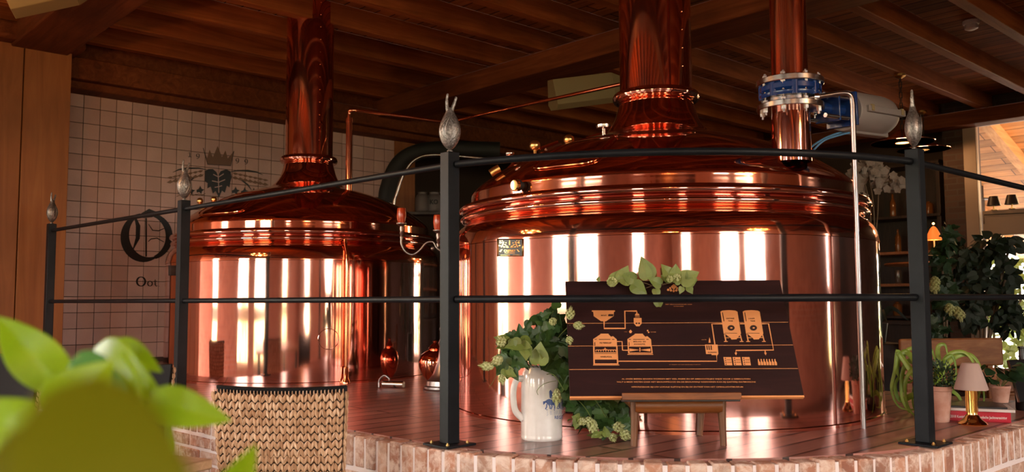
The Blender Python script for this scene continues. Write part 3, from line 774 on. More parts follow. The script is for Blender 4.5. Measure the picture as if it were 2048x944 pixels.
# actuator
s0 = atd(1640, 212, 3.75); s1 = atd(1695, 222, 3.85); 
axd = (atd(1775, 235, 4.10)-atd(1690, 222, 3.85)).normalized(); qa = axd.to_track_quat('Z', 'Y').to_matrix()
h0 = atd(1686, 222, 3.85)
act = thing('valve_actuator', 'grey cylindrical valve actuator with blue plates right of the steel flanges', 'actuator', (h0.x, h0.y, h0.z))
LH = (atd(1775, 235, 4.10)-h0).length
def housing(b):
    b.lathe([(.0, 0), (.088, 0), (.093, .006), (.093, LH*.75), (.088, LH*.86), (.070, LH*.97), (.05, LH), (0, LH)], h0, 36, qa)
fit(act, 'housing', 'grey_enamel', housing)
def seam(b):
    M_ = qa
    for s in (-1, 1): b.box(h0+axd*(LH*.5)+M_ @ Vector((0, s*.012, 0)), (.01, .01, .01))
sid = axd.cross(Vector((0, 0, 1))).normalized(); upn = sid.cross(axd).normalized()
rotA = Matrix((sid, axd, upn)).transposed()
fit(act, 'clamp_flange', 'grey_enamel', lambda b: (b.box(h0+axd*(LH*.52), (.212, LH*.85, .030), rotA), b.box(h0+axd*(LH*.5)-upn*.09, (.05, LH*.8, .022), rotA)), bevel=.004)
for k in (.17, .86):
    for sg_ in (-1, 1): fit(act, 'screw_boss', 'speaker_beige', lambda b: b.box(h0+axd*(LH*k)+sid*(.104*sg_)+upn*.004, (.012, .022, .030), rotA), bevel=.002)
fit(act, 'mounting_plate', 'blue_enamel', lambda b: (b.box(h0-axd*.012, (.150, .016, .150), rotA), b.box(h0-axd*.13, (.12, .012, .12), rotA)), bevel=.003)
fit(act, 'spacer_rods', 'steel', lambda b: [b.tube([h0+sid*sx*.05+upn*sz*.045-axd*.24, h0+sid*sx*.05+upn*sz*.045], .010, 10) for sx in (-1, 1) for sz in (-1, 1)])
fit(act, 'drive_shaft', 'blue_enamel', lambda b: b.tube([h0-axd*.25, h0-axd*.01], .026, 14))
cb = fit(None, 'signal_cable', 'blue_cable', lambda b: (b.tube(crom([atd(1700, 262, 3.88), atd(1685, 264, 3.88), atd(1655, 274, 3.86), atd(1625, 292, 3.84), atd(1612, 310, 3.84)], 5), .0045, 8), b.tube(crom([atd(1702, 265, 3.88), atd(1680, 270, 3.87), atd(1650, 280, 3.85), atd(1630, 297, 3.84), atd(1618, 312, 3.84)], 5), .0045, 8)))
tag(cb, 'pair of blue cables hanging below the grey valve actuator', 'cable')
# bright steel pipe standing on the deck
fb = atz(1727, 857, DK); fx, fy = fb.x, fb.y; dd = fy
zt_ = atd(1700, 186, dd).z
top = Vector((fx, fy, zt_)); vst = atd(1597, 200, 3.64)
pts = [Vector((fx, fy, DK)), Vector((fx, fy, 1.2)), Vector((fx, fy, zt_-.05))]+crom([Vector((fx, fy, zt_-.05)), Vector((fx-.006, fy, zt_-.015)), Vector((fx-.035, fy, zt_)), Vector((fx-.11, fy+.02, zt_-.006)), vst], 6)[1:]
sp_ = thing('steel_pipe', 'slim bright steel pipe rising from the deck and bending over to the blue valve', 'pipe', (fx, fy, DK))
fit(sp_, 'pipe_run', 'chrome', lambda b: b.tube(pts, .0105, 14)); 
jn = pts[-6]; fit(sp_, 'pipe_joint', 'steel', lambda b: b.tube([pts[-5]+Vector((.008, 0, 0)), pts[-5]-Vector((.012, 0, 0))], .018, 14))

#PART2
# ------------------------------------------------------------ sign board on its little stool
BL = atd(1140, 793, 3.055); BR = atd(1608, 791, 3.045); TL = atd(1137, 562, 3.30)
ex = (BR-BL).normalized(); eh = (TL-BL); eh = (eh-ex*eh.dot(ex)); BHh = eh.length; eh.normalize(); en = ex.cross(eh).normalized()   # en points away from the viewer?
if en.y > 0: en = -en
BW = (BR-BL).length
sg = thing('sign_board', 'dark stained plank sign board with orange brewery process diagram, leaning on a low stool', 'sign', tuple(BL))
def bpt(s, h, o=0): return BL+ex*s+eh*h+en*o
hs = [0, .265, .53, .775, 1.0]
hs = [0]+[((atp-BL).dot(eh)) for atp in (onplane(1300, 738, BL, en), onplane(1300, 691, BL, en), onplane(1300, 645.5, BL, en))]+[BHh]
for i, (h0_, h1_) in enumerate(zip(hs, hs[1:])):
    b = MB(); g_ = .0016
    b.hull([bpt(0, h0_+g_, -.018), bpt(BW, h0_+g_, -.018), bpt(BW, h1_-g_, -.018), bpt(0, h1_-g_, -.018)], [bpt(0, h0_+g_), bpt(BW, h0_+g_), bpt(BW, h1_-g_), bpt(0, h1_-g_)])
    b.build('plank', 'sign_wood', sg, world=True, smooth=False, bevel=.0008)
b = MB(); b.hull([bpt(.001, .001, -.017), bpt(BW-.001, .001, -.017), bpt(BW-.001, BHh-.001, -.017), bpt(.001, BHh-.001, -.017)], [bpt(.001, .001, -.003), bpt(BW-.001, .001, -.003), bpt(BW-.001, BHh-.001, -.003), bpt(.001, BHh-.001, -.003)])
b.build('board_core', 'sign_line', sg, world=True, smooth=False)
fe = MB(); fe.hull([bpt(-.0004, -.006, -.016), bpt(BW+.0004, -.006, -.016), bpt(BW+.0004, .0006, -.016), bpt(-.0004, .0006, -.016)], [bpt(-.0004, -.006, .0), bpt(BW+.0004, -.006, .0), bpt(BW+.0004, .0006, .0), bpt(-.0004, .0006, .0)])
fe.build('board_edge', 'sign_line', sg, world=True, smooth=False)
def sm(zx, zy, o=.0008): return onplane(1130+zx/3.63, 540+zy/3.63, BL+en*o, en)
f1 = lambda x, y: sm(x, y, .0008); f2 = lambda x, y: sm(x, y, .0016)
A_ = MB(); K_ = MB()
def pg(mb, f, pts):
    v = [mb.bm.verts.new(f(x, y)) for x, y in pts]; fc = mb.bm.faces.new(v); fc.normal_update(); bmesh.ops.triangulate(mb.bm, faces=[fc])
def rc(mb, f, x0, y0, x1, y1, sk=0.): pg(mb, f, [(x0, y0), (x1, y0), (x1+sk, y1), (x0+sk, y1)])
# hopper
rc(A_, f1, 195, 293, 363, 303); pg(A_, f1, [(205, 303), (355, 303), (353, 335), (298, 372), (262, 372), (208, 335)])
put_text(K_, 'MOUT', f2, 262, 334, 302, 9, .02)
for k in range(5): pg(K_, f2, [(316+k*7, 322), (320+k*7, 318), (324+k*7, 328), (318+k*7, 338), (313+k*7, 332)])
stroke(A_, f1, [(284, 372), (284, 424), (437, 424), (434, 298), (520, 298), (522, 316)], 11)
pg(A_, f1, [(508, 325), (514, 316), (534, 316), (540, 325), (540, 332), (508, 332)]); rc(A_, f1, 508, 338, 542, 342)
pg(A_, f1, [(499, 348), (556, 348), (557, 388), (540, 408), (518, 408), (500, 388)])
for dx in (519, 538):
    blob(K_, f2, dx, 387, 8, 6)
# vessels
def vessel(x0, x1, xr0, xr1, yt, txts, kind):
    pg(A_, f1, [(x0, yt+36), (x0+54, yt), (x0+112, yt), (x0+130, yt+18), (x0+145, yt+14), (x0+172, yt+38), (xr0, yt+90), (x0+2, yt+90)])
    rc(A_, f1, x0+53, yt-4, x0+113, yt)
    stroke(K_, f2, [(x0+10, yt+38), (x0+26, yt+38)], 4); stroke(K_, f2, [(x0+42, yt+38), (x0+125, yt+38)], 4); stroke(K_, f2, [(x0+138, yt+38), (x0+155, yt+38)], 4)
    stroke(K_, f2, [(x0+12, yt+58), (x0+13, yt+84)], 5)
    for (t, xa, xb, yb, h) in txts: put_text(K_, t, f2, xa, yb, xb, h, .02)
vessel(204, 375, 378, 0, 466, [('FILTERKUIP', 252, 338, 534, 10)], 0)
stroke(A_, f1, [(209, 552), (212, 686)], 11); stroke(A_, f1, [(376, 552), (383, 686)], 10)
stroke(A_, f1, [(206, 550), (380, 550)], 4)
stroke(A_, f1, [(208, 601), (382, 601)], 6); pg(A_, f1, [(208, 608), (382, 608), (384, 650), (210, 650)]); put_text(K_, 'WHIRLPOOL', f2, 256, 635, 342, 10, .02)
stroke(A_, f1, [(214, 682), (386, 682)], 8); stroke(A_, f1, [(204, 690), (395, 690)], 5)
pts_ = [(222, 596)]
for k in range(8): x = 224+k*18.6; pts_ += [(x, 580), (x+5, 592), (x+12, 592), (x+17, 580)]
pts_ += [(372, 596)]
stroke(A_, f1, [(222, 580), (370, 580)], 5); stroke(A_, f1, [(291, 564), (291, 580)], 7); pg(A_, f1, [(262, 580), (291, 570), (318, 580)])
for k in range(9): x = 224+k*18; stroke(A_, f1, [(x, 580), (x+1, 592)], 6)
vessel(453, 625, 629, 0, 466, [('BESLAG- EN', 496, 586, 524, 9), ('KOOKKETEL', 502, 584, 543, 9)], 1)
stroke(A_, f1, [(459, 552), (463, 605)], 9); stroke(A_, f1, [(626, 552), (633, 605)], 9); stroke(A_, f1, [(460, 603), (636, 603)], 7); stroke(A_, f1, [(453, 613), (640, 613)], 5)
pg(A_, f1, [(468, 570), (540, 580), (468, 592)]); pg(A_, f1, [(620, 570), (545, 580), (620, 592)]); stroke(A_, f1, [(544, 564), (544, 592)], 7)
stroke(A_, f1, [(378, 519), (414, 519), (418, 582), (456, 583)], 8)
stroke(A_, f1, [(388, 662), (1103, 662), (1100, 612)], 7)
# hop symbols
for cx, cy in ((476, 446),): pg(A_, f1, [(cx, cy-13), (cx+12, cy), (cx+5, cy+12), (cx-6, cy+12), (cx-12, cy)])
for cx, cy in ((600, 440), (607, 452)): blob(A_, f1, cx, cy, 6, 6)
put_text(A_, 'HOP', f1, 430, 451, 452, 5); put_text(A_, 'WATER', f1, 620, 453, 660, 5)
# cooler
pg(A_, f1, [(1016, 541), (1108, 541), (1114, 610), (1024, 610)]); rc(A_, f1, 1064, 610, 1110, 618)
for k in range(3): stroke(K_, f2, [(1030+k*15, 548), (1033+k*15, 580)], 7)
put_text(K_, 'KOELING', f2, 1038, 602, 1102, 9, .02)
pg(A_, f1, [(1042, 528), (1048, 488), (1054, 504), (1058, 528)]); put_text(A_, 'WATER', f1, 990, 508, 1028, 4)
stroke(A_, f1, [(1088, 540), (1066, 392), (1145, 390)], 9); stroke(A_, f1, [(1270, 390), (1305, 390)], 8)
stroke(A_, f1, [(1430, 390), (1478, 390), (1514, 581), (1240, 584), (1242, 606)], 9)
stroke(A_, f1, [(1452, 583), (1455, 606)], 8)
for cx in (1240, 1455): pg(A_, f1, [(cx-10, 600), (cx+10, 600), (cx+2, 620)])
# tanks
for dx, t1, xw in ((0, 'GISTING', 58), (162, 'LAGER', 46)):
    pg(A_, f1, [(1128+dx, 302), (1145+dx, 294), (1190+dx, 291), (1235+dx, 294), (1252+dx, 302), (1278+dx, 462), (1245+dx, 503), (1210+dx, 505), (1152+dx, 462)])
    put_text(K_, t1, f2, 1170+dx, 356, 1170+dx+xw, 9, .02); put_text(K_, 'TANK', f2, 1184+dx, 374, 1220+dx, 9, .02)
    blob(K_, f2, 1206+dx, 420, 26, 20, 20); blob(A_, lambda x, y: sm(x, y, .0024), 1208+dx, 420, 9, 6)
    stroke(K_, f2, [(1143+dx, 308), (1154+dx, 372)], 5); stroke(K_, f2, [(1158+dx, 458), (1250+dx, 459)], 3); stroke(K_, f2, [(1160+dx, 464), (1205+dx, 500)], 4)
    stroke(A_, f1, [(1158+dx, 468), (1168+dx, 516)], 9); stroke(A_, f1, [(1272+dx, 470), (1284+dx, 516)], 8)
    stroke(A_, f1, [(1154+dx, 519), (1182+dx, 519)], 6); stroke(A_, f1, [(1268+dx, 519), (1296+dx, 519)], 6)
    stroke(A_, f1, [(1162+dx, 492), (1200+dx, 492)], 5); stroke(A_, f1, [(1240+dx, 492), (1278+dx, 490)], 5)
for k in range(3):
    x = 1150+k*67; pg(A_, f1, [(x, 632), (x+56, 632), (x+66, 692), (x+10, 692)])
    for j in range(4): blob(K_, f2, x+14+j*2, 642+j*14, 5, 4)
    stroke(K_, f2, [(x+24, 652), (x+56, 652)], 3); stroke(K_, f2, [(x+26, 670), (x+60, 670)], 3)
for k in range(7):
    x = 1398+k*20; pg(A_, f1, [(x+2, 646), (x+9, 646), (x+12, 662), (x+20, 670), (x+22, 691), (x+6, 691), (x+3, 668)])
txt = ['AL ONZE BIEREN BINNEN WORDEN MET VEEL PASSIE EN OP AMBACHTELIJKE WIJZE VOOR U GEBROUWEN', 'WILT U MEER WETEN OVER HET BROUWPROCES EN DE BROUWERIJ? RESERVEREN KAN BIJ GASTERIJ OATMOSSCHE', 'VERKRIJGBAAR BIJ UW LOKALE SLIJTERIJ EN BIJ DE ENTREE VAN HET OPENLUCHTMUSEUM']
for t, xa, xb, yb in ((txt[0], 412, 1345, 795), (txt[1], 376, 1385, 817), (txt[2], 480, 1292, 853)): put_text(A_, t, f1, xa, yb, xb, 9, .01)
put_text(A_, 'IS WEER OP EN VEELBELOVEND', f1, 757, 689, 985, 4); put_text(A_, 'HET BROUWPROCES VAN', f1, 730, 252, 920, 5, .01); put_text(A_, 'KLEIN BIER', f1, 790, 266, 862, 5, .01)
# small crest at the top
for dx in (-40, -20, 0, 20, 40): blob(A_, f1, 789+dx, 152-abs(dx)*.2, 9, 9)
for dx in (-25, 0, 25): blob(A_, f1, 789+dx, 132, 8, 8)
pg(A_, f1, [(768, 120), (789, 100), (812, 120), (789, 145)])
A_.build('diagram', 'sign_line', sg, world=True, smooth=False); K_.build('diagram_ink', 'sign_ink', sg, world=True, smooth=False)
# stool
st = thing('wooden_stool', 'low brown wooden stool with rounded rail carrying the dark sign board', 'stool', tuple(atz(1360, 890, DK)))
fl0 = atz(1268, 893, DK); fr0 = atz(1447, 892, DK); yq = (fl0.y+fr0.y)/2; fl0.y = yq; fr0.y = yq
zt0 = atd(1300, 796, yq).z; zt1 = atd(1300, 825, yq).z; back = .24
def leg(b, foot, topp, wf=.012, wt=.019):
    pts = crom([foot, foot.lerp(topp, .35)+(topp-foot).normalized()*0, foot.lerp(topp, .7), topp], 4)
    n_ = len(pts); b.tube(pts, [wf+(wt-wf)*(i/(n_-1))**2 for i in range(n_)], 12)
for sx, y_, pf in ((-1, yq, fl0), (1, yq, fr0), (-1, yq+back, fl0), (1, yq+back, fr0)):
    b = MB(); xt = pf.x - sx*.006; ff = Vector((pf.x, y_, DK+.001))
    if y_ > yq: ff = Vector((pf.x-sx*.035, y_, DK+.001)); xt = pf.x-sx*.02
    leg(b, ff, Vector((xt, y_, zt0-.004))); b.build('leg', 'leg_wood', st, world=True)
xa, xb = fl0.x+.0, fr0.x-.0; zc = (zt0+zt1)/2
MB().tube([Vector((xa+.005, yq+.004, zc)), Vector((xb-.005, yq+.004, zc))], .030, 20).build('front_rail', 'stool_wood', st, world=True)
MB().tube([Vector((xa+.02, yq+back, zc)), Vector((xb-.02, yq+back, zc))], .024, 16).build('rear_rail', 'stool_wood', st, world=True)
for x_ in (xa+.005, xb-.005): MB().tube([Vector((x_, yq+.02, zc)), Vector((x_, yq+back-.02, zc))], .018, 12).build('side_rail', 'stool_wood', st, world=True)
sl = atd(1243, 787, 3.04); sr = atd(1480, 787, 3.04); zs_ = sl.z
zb_ = BL.z-.0065
MB().box(((sl.x+sr.x)/2, (3.035+3.30)/2, zb_-.0055), (sr.x-sl.x, .265, .011)).build('seat_board', 'dark_wood', st, world=True, bevel=.002)
zl_ = atd(1360, 786, 3.022).z
MB().box(((sl.x+sr.x)/2, 3.026, (zl_+zb_)/2-.001), (sr.x-sl.x, .012, zl_-zb_+.004)).build('seat_lip', 'stool_wood', st, world=True, bevel=.002)

# ------------------------------------------------------------ stein
sb = atz(1085, 884, DK); SR = .0795; sc = Vector((sb.x, sb.y+SR, 0))
stn = thing('beer_stein', 'large white stoneware beer stein with blue print, used as a vase for hop vines', 'beer stein', (sc.x, sc.y, DK))
H = atd(1085, 733, sc.y).z-DK
prof = [(.0, .003), (.070, .003), (.076, 0), (.079, .004), (.080, .012), (.0785, .016), (.0792, .022), (.0792, .10), (.0785, H-.075), (.0775, H-.045), (.073, H-.022), (.066, H-.010), (.0635, H-.002), (.0625, H), (.060, H-.001), (.059, H-.02), (.070, H-.06), (.070, .02), (0, .015)]
MB().lathe(prof, seg=64).build('stein_body', 'ceramic', stn)
hp = [(-.066, -.02, H-.045), (-.092, -.03, H-.045), (-.106, -.034, H-.075), (-.108, -.034, H-.12), (-.100, -.032, H-.165), (-.074, -.022, H-.195)]
MB().tube(crom(hp, 6), .0115, 14, flat=1.25).build('handle', 'ceramic', stn)
def smap(zx, zy): return oncyl(960+zx/3.147, 600+zy/3.147, (sc.x, sc.y), .0798)
def dec(mb, f, pts): pg(mb, f, pts)
D_ = MB()
stroke(D_, smap, [(418, 691), (470, 692), (524, 690)], 5)
# horse, wagon and driver
pg(D_, smap, [(412, 640), (420, 628), (436, 622), (452, 628), (470, 632), (478, 645), (470, 660), (450, 662), (425, 658)])
pg(D_, smap, [(414, 632), (404, 640), (396, 655), (403, 658), (410, 648), (420, 644)])
pg(D_, smap, [(400, 660), (396, 640), (406, 636), (410, 650)])
for a, b2 in (((420, 655), (412, 688)), ((432, 656), (440, 686)), ((452, 656), (446, 688)), ((462, 652), (470, 686))): stroke(D_, smap, [a, ((a[0]+b2[0])/2+4, (a[1]+b2[1])/2), b2], 7)
for cx in (492, 512):
    for k in range(12):
        a = 2*pi*k/12; stroke(D_, smap, [(cx+14*cos(a), 664+20*sin(a)), (cx+14*cos(a+.52), 664+20*sin(a+.52))], 4)
    for k in range(4): a = pi*k/4; stroke(D_, smap, [(cx+13*cos(a), 664+19*sin(a)), (cx-13*cos(a), 664-19*sin(a))], 2)
pg(D_, smap, [(478, 636), (520, 632), (522, 655), (480, 656)]); pg(D_, smap, [(478, 625), (485, 600), (496, 600), (500, 634), (480, 636)]); blob(D_, smap, 489, 594, 7, 8)
pg(D_, smap, [(436, 575), (444, 565), (456, 580), (460, 604), (448, 622), (438, 615)])
put_text(D_, 'REGE', smap, 470, 748, 523, 20, .02)
D_.build('stein_print', 'stein_blue', stn, world=True, smooth=False)
D_ = MB(); put_text(D_, 'J. B. BRÄU', smap, 420, 722, 524, 26, .0); D_.build('stein_lettering', 'stein_grey', stn, world=True, smooth=False)

# ------------------------------------------------------------ plants: leaf makers
def leaf(mb, c, tip, nrm, size, kind='lobe', fold=.18, droop=.12):
    """leaf whose stalk end is at c, pointing along tip, upper side nrm"""
    t = Vector(tip).normalized(); n = Vector(nrm); n = (n-t*n.dot(t)); n = n.normalized() if n.length > 1e-3 else t.orthogonal().normalized(); s = t.cross(n)
    if kind == 'lobe': O = [(.10, -.02), (.30, -.10), (.42, .04), (.56, .10), (.58, .26), (.44, .34), (.40, .44), (.50, .60), (.42, .76), (.28, .78), (.20, .92), (.07, 1.12)]
    elif kind == 'heart': O = [(.12, -.08), (.32, -.04), (.46, .14), (.48, .34), (.40, .56), (.30, .70), (.16, .88), (.03, 1.06)]
    elif kind == 'round': O = [(.15, .02), (.36, .12), (.47, .34), (.46, .58), (.34, .80), (.14, .95)]
    else: O = [(.08, .03), (.20, .2), (.24, .45), (.18, .7), (.08, .92)]
    def P(x, y): return Vector(c)+(s*x+t*(y-.0)+n*(abs(x)*fold-droop*y*y+random.uniform(-.015, .015)))*size
    mid = [mb.bm.verts.new(P(0, y)) for y in (0, .35, .7, 1.08 if kind != 'lobe' else 1.2)]
    for sg_ in (1, -1):
        o = [mb.bm.verts.new(P(sg_*x, y)) for x, y in O]; m_ = len(O)
        def mi(y): return 0 if y < .18 else (1 if y < .52 else (2 if y < .9 else 3))
        seq = [mi(y) for x, y in O]; seq[-1] = 3 if m_ else 3
        mb.bm.faces.new((mid[0], o[0], o[1]) if seq[0] == 0 else (mid[0], o[0], o[1]))
        for i in range(1, m_-1):
            a, b = seq[i-1] if i else 0, seq[i]
            a = max(seq[:i+1]); b = max(seq[:i+2])
            if a == b: mb.bm.faces.new((mid[a], o[i], o[i+1]))
            else:
                mb.bm.faces.new((mid[a], o[i], mid[b])) if True else None
                mb.bm.faces.new((mid[b], o[i], o[i+1]))
        if max(seq[:m_]) < 3: mb.bm.faces.new((mid[2], o[-1], mid[3]))
def cone(mb, c, d, L, r):
    """hop cone: overlapping bracts around axis d, hanging from c"""
    d = Vector(d).normalized(); a = d.orthogonal().normalized(); b = d.cross(a); rows = 6
    for k in range(rows):
        f = k/(rows-1); rr = r*(.55+.45*sin(pi*min(1, f*1.0+.12)))*(1 if f < .8 else .6)
        n = 6 if k < rows-1 else 4
        for j in range(n):
            an = 2*pi*(j+.5*(k % 2))/n; e = a*cos(an)+b*sin(an); q = d.cross(e)
            base = Vector(c)+d*(L*(f*.78)); l = L*.36; wd = rr*.75
            v = [mb.bm.verts.new(p) for p in (base+e*rr*.25, base+e*rr*.85+q*wd*.55+d*l*.35, base+e*rr*1.05+q*wd*.45+d*l*.75, base+e*rr*.95+d*l*1.12, base+e*rr*1.05-q*wd*.45+d*l*.75, base+e*rr*.85-q*wd*.55+d*l*.35, base+e*rr*1.25+d*l*.6)]
            for i in range(1, 6):
                mb.bm.faces.new((v[6], v[i-1], v[i]))
            mb.bm.faces.new((v[6], v[5], v[0]))
def rnd(a): return Vector((random.uniform(-a, a), random.uniform(-a, a), random.uniform(-a, a)))
def foliage(mb, px, py, d, rx, ry, rd, n, size, kind='lobe', face=(0, -1, .35), jit=.8):
    for i in range(n):
        a = random.uniform(0, 2*pi); q = sqrt(random.random())
        c = atd(px+rx*q*cos(a), py+ry*q*sin(a), d+random.uniform(-rd, rd))
        tip = Vector((cos(a)*.8, random.uniform(-.5, .3), -sin(a)*.6-.25))+rnd(.35)
        leaf(mb, c-tip.normalized()*size*.4, tip, Vector(face)+rnd(jit), size*random.uniform(.7, 1.15), kind, random.uniform(.05, .3), random.uniform(.05, .3))
# hop bouquet in the stein
hp_ = thing('hop_bouquet', 'bushy bunch of green hop vines standing in the white beer stein', 'plant', (sc.x, sc.y, DK+H))
random.seed(11)
b = MB(); y0 = sc.y
for px, py, d, rx, ry, n, s_ in ((1095, 662, 3.28, 26, 22, 17, .062), (1112, 700, 3.28, 22, 36, 26, .066), (1035, 700, 3.24, 26, 30, 18, .062), (1022, 722, 3.22, 20, 16, 8, .062), (1075, 690, 3.32, 34, 30, 16, .06), (1125, 730, 3.26, 12, 22, 8, .06), (1085, 632, 3.28, 14, 7, 3, .042), (1060, 665, 3.3, 18, 16, 6, .05), (1118, 650, 3.26, 14, 14, 6, .05)):
    foliage(b, px, py, d, rx, ry, .05, n, s_)
for px, py in ((1057, 648), (1069, 640), (1112, 612), (1104, 625)): foliage(b, px, py, 3.28, 3, 3, .01, 1, .04, 'heart')
b.build('foliage', 'hop_leaf', hp_, world=True, smooth=False, thick=.0006)
b = MB()
for px, py, rx, ry, n, s_ in ((1012, 684, 14, 12, 4, .05), (1046, 694, 18, 12, 6, .05), (1010, 742, 12, 14, 3, .04), (1080, 712, 8, 10, 1, .06), (1030, 682, 20, 8, 3, .045)): foliage(b, px, py, 3.17, rx, ry, .02, n, s_, 'heart')
leaf(b, atd(1077, 728, 3.18), (.1, -.1, 1), (0, -1, .1), .075, 'heart')
b.build('young_leaves', 'hop_leaf_pale', hp_, world=True, smooth=False, thick=.0006)
ctr = Vector((sc.x, sc.y, DK+H-.03))
b = MB()
for px, py, d in ((1000, 745, 3.2), (1000, 712, 3.2), (1010, 690, 3.2), (1045, 690, 3.2), (1070, 640, 3.28), (1106, 622, 3.28), (1140, 650, 3.2), (1125, 690, 3.25), (1090, 670, 3.3), (1110, 720, 3.2), (1128, 780, 3.18)):
    e = atd(px, py, d); m_ = ctr.lerp(e, .5)+Vector((0, -.01, .03)); b.tube(crom([ctr+rnd(.02), m_, e], 5), .0016, 6)
b.tube(crom([atd(1000, 735, 3.2), atd(993, 750, 3.19), atd(985, 765, 3.18), atd(978, 775, 3.17)], 5), .0009, 5)
b.tube(crom([atd(1112, 762, 3.15), atd(1096, 765, 3.14), atd(1082, 772, 3.14), atd(1074, 782, 3.14), atd(1076, 790, 3.14)], 5), .0011, 5)
b.build('stems', 'stem_green', hp_, world=True)
CN = [((1006, 715), (-.7, -.1, -.35), .045, .017), ((988, 734), (-1, -.1, .12), .052, .015), ((1008, 692), (-.25, -.2, .4), .042, .017), ((1139, 640), (.1, -.2, 1), .045, .015), ((1146, 650), (1, -.2, -.1), .038, .014), ((1002, 748), (.2, -.1, -1), .036, .012), ((1114, 776), (-.05, -.2, -1), .062, .015), ((1100, 647), (.4, -.4, .3), .03, .013), ((1137, 672), (.2, -.3, -1), .03, .012)]
for (px, py), dd_, L, r_ in CN:
    b = MB(); cone(b, atd(px, py, 3.15 if px < 1080 or py > 700 else 3.12), dd_, L, r_); b.build('hop_cone', 'hop_cone', hp_, world=True, smooth=False)
# trailing hops on the deck beneath the sign
ht = thing('hop_garland', 'hop vine trailing over the deck between the stein and the stool under the sign', 'plant', tuple(atz(1180, 862, DK)))
b = MB()
for px, py, d, rx, ry, n, s_ in ((1165, 800, 3.36, 26, 16, 14, .058), (1195, 812, 3.35, 28, 22, 18, .06), (1215, 845, 3.34, 20, 20, 13, .055), (1140, 775, 3.30, 16, 20, 9, .055), (1245, 850, 3.36, 16, 16, 6, .05), (1165, 845, 3.38, 12, 8, 4, .045), (1230, 815, 3.40, 22, 14, 8, .05), (1135, 750, 3.34, 12, 20, 6, .055)):
    foliage(b, px, py, d, rx, ry, .03, n, s_)
b.build('foliage', 'hop_leaf', ht, world=True, smooth=False, thick=.0006)
b = MB(); foliage(b, 1160, 842, 3.3, 20, 8, .02, 5, .035, 'heart'); foliage(b, 1205, 870, 3.25, 20, 5, .02, 4, .035, 'heart'); b.build('young_leaves', 'hop_leaf_pale', ht, world=True, smooth=False, thick=.0006)
b = MB()
for pts_ in ([(1145, 790), (1170, 815), (1200, 860), (1240, 872)], [(1150, 770), (1190, 800), (1215, 840)], [(1205, 868), (1222, 874), (1250, 866)]):
    b.tube(crom([atd(x, y, 3.32) for x, y in pts_], 5), .0018, 6)
b.build('stems', 'stem_green', ht, world=True)
for (px, py), dd_, L, r_ in [((1178, 833), (-.1, -.3, -.9), .036, .016), ((1186, 838), (0, -.1, -1), .060, .0165), ((1226, 856), (.8, -.5, .2), .045, .018), ((1240, 864), (.8, -.5, -.4), .045, .018), ((1170, 838), (-.5, -.3, -.4), .03, .014), ((1222, 868), (.2, -.5, -.4), .035, .014)]:
    b = MB(); cone(b, atd(px, py, 3.27), dd_, L, r_); b.build('hop_cone', 'hop_cone', ht, world=True, smooth=False)
# hop sprig lying over the sign's upper edge
hs_ = thing('hop_sprig', 'pale hop sprig with yellowing leaves draped over the top of the sign board', 'plant', tuple(bpt(.33, BHh, .01)))
b = MB()
def pl_leaf(px, py, tx, ty, size, d=3.27, kind='heart', nz=.2):
    a = atd(px, py, d); e = atd(tx, ty, d-.01); leaf(b, a, e-a, Vector((random.uniform(-.3, .3), -1, nz)), (e-a).length*size, kind, .15, .15)
for q_ in ((1297, 556, 1286, 516, 1.0), (1291, 556, 1292, 528, 1.0), (1240, 560, 1256, 534, 1.0), (1260, 560, 1230, 556, .9), (1225, 563, 1238, 540, .9), (1270, 560, 1246, 548, 1.), (1265, 568, 1292, 586, 1.0), (1322, 569, 1300, 558, 1.), (1310, 578, 1318, 598, .9), (1315, 596, 1319, 620, .9), (1345, 560, 1327, 530, 1.), (1350, 555, 1352, 530, 1.), (1340, 560, 1322, 550, .9), (1362, 562, 1396, 545, 1.0), (1368, 556, 1374, 538, .8), (1372, 568, 1396, 558, .9), (1376, 573, 1386, 588, .9), (1364, 574, 1360, 588, .9), (1350, 566, 1366, 548, .8), (1196, 562, 1200, 548, .6)):
    pl_leaf(*q_[:4], q_[4], d=3.24)
b.build('foliage', 'hop_leaf_pale', hs_, world=True, smooth=False, thick=.0006)
b = MB(); b.tube(crom([atd(1225, 562, 3.26), atd(1262, 560, 3.26), atd(1290, 566, 3.25), atd(1310, 572, 3.25), atd(1340, 566, 3.25), atd(1372, 562, 3.26)], 5), .0018, 6)
b.tube(crom([atd(1292, 576, 3.24), atd(1310, 570, 3.25), atd(1335, 566, 3.25)], 5), .0014, 6); b.build('stems', 'stem_brown', hs_, world=True)
for (px, py), dd_, L, r_ in [((1226, 560), (-.3, -.8, -.4), .034, .017), ((1352, 548), (.1, -.5, -.8), .03, .013), ((1345, 556), (-.6, -.4, -.2), .028, .012)]:
    b = MB(); cone(b, atd(px, py, 3.22), dd_, L, r_); b.build('hop_cone', 'hop_cone', hs_, world=True, smooth=False)

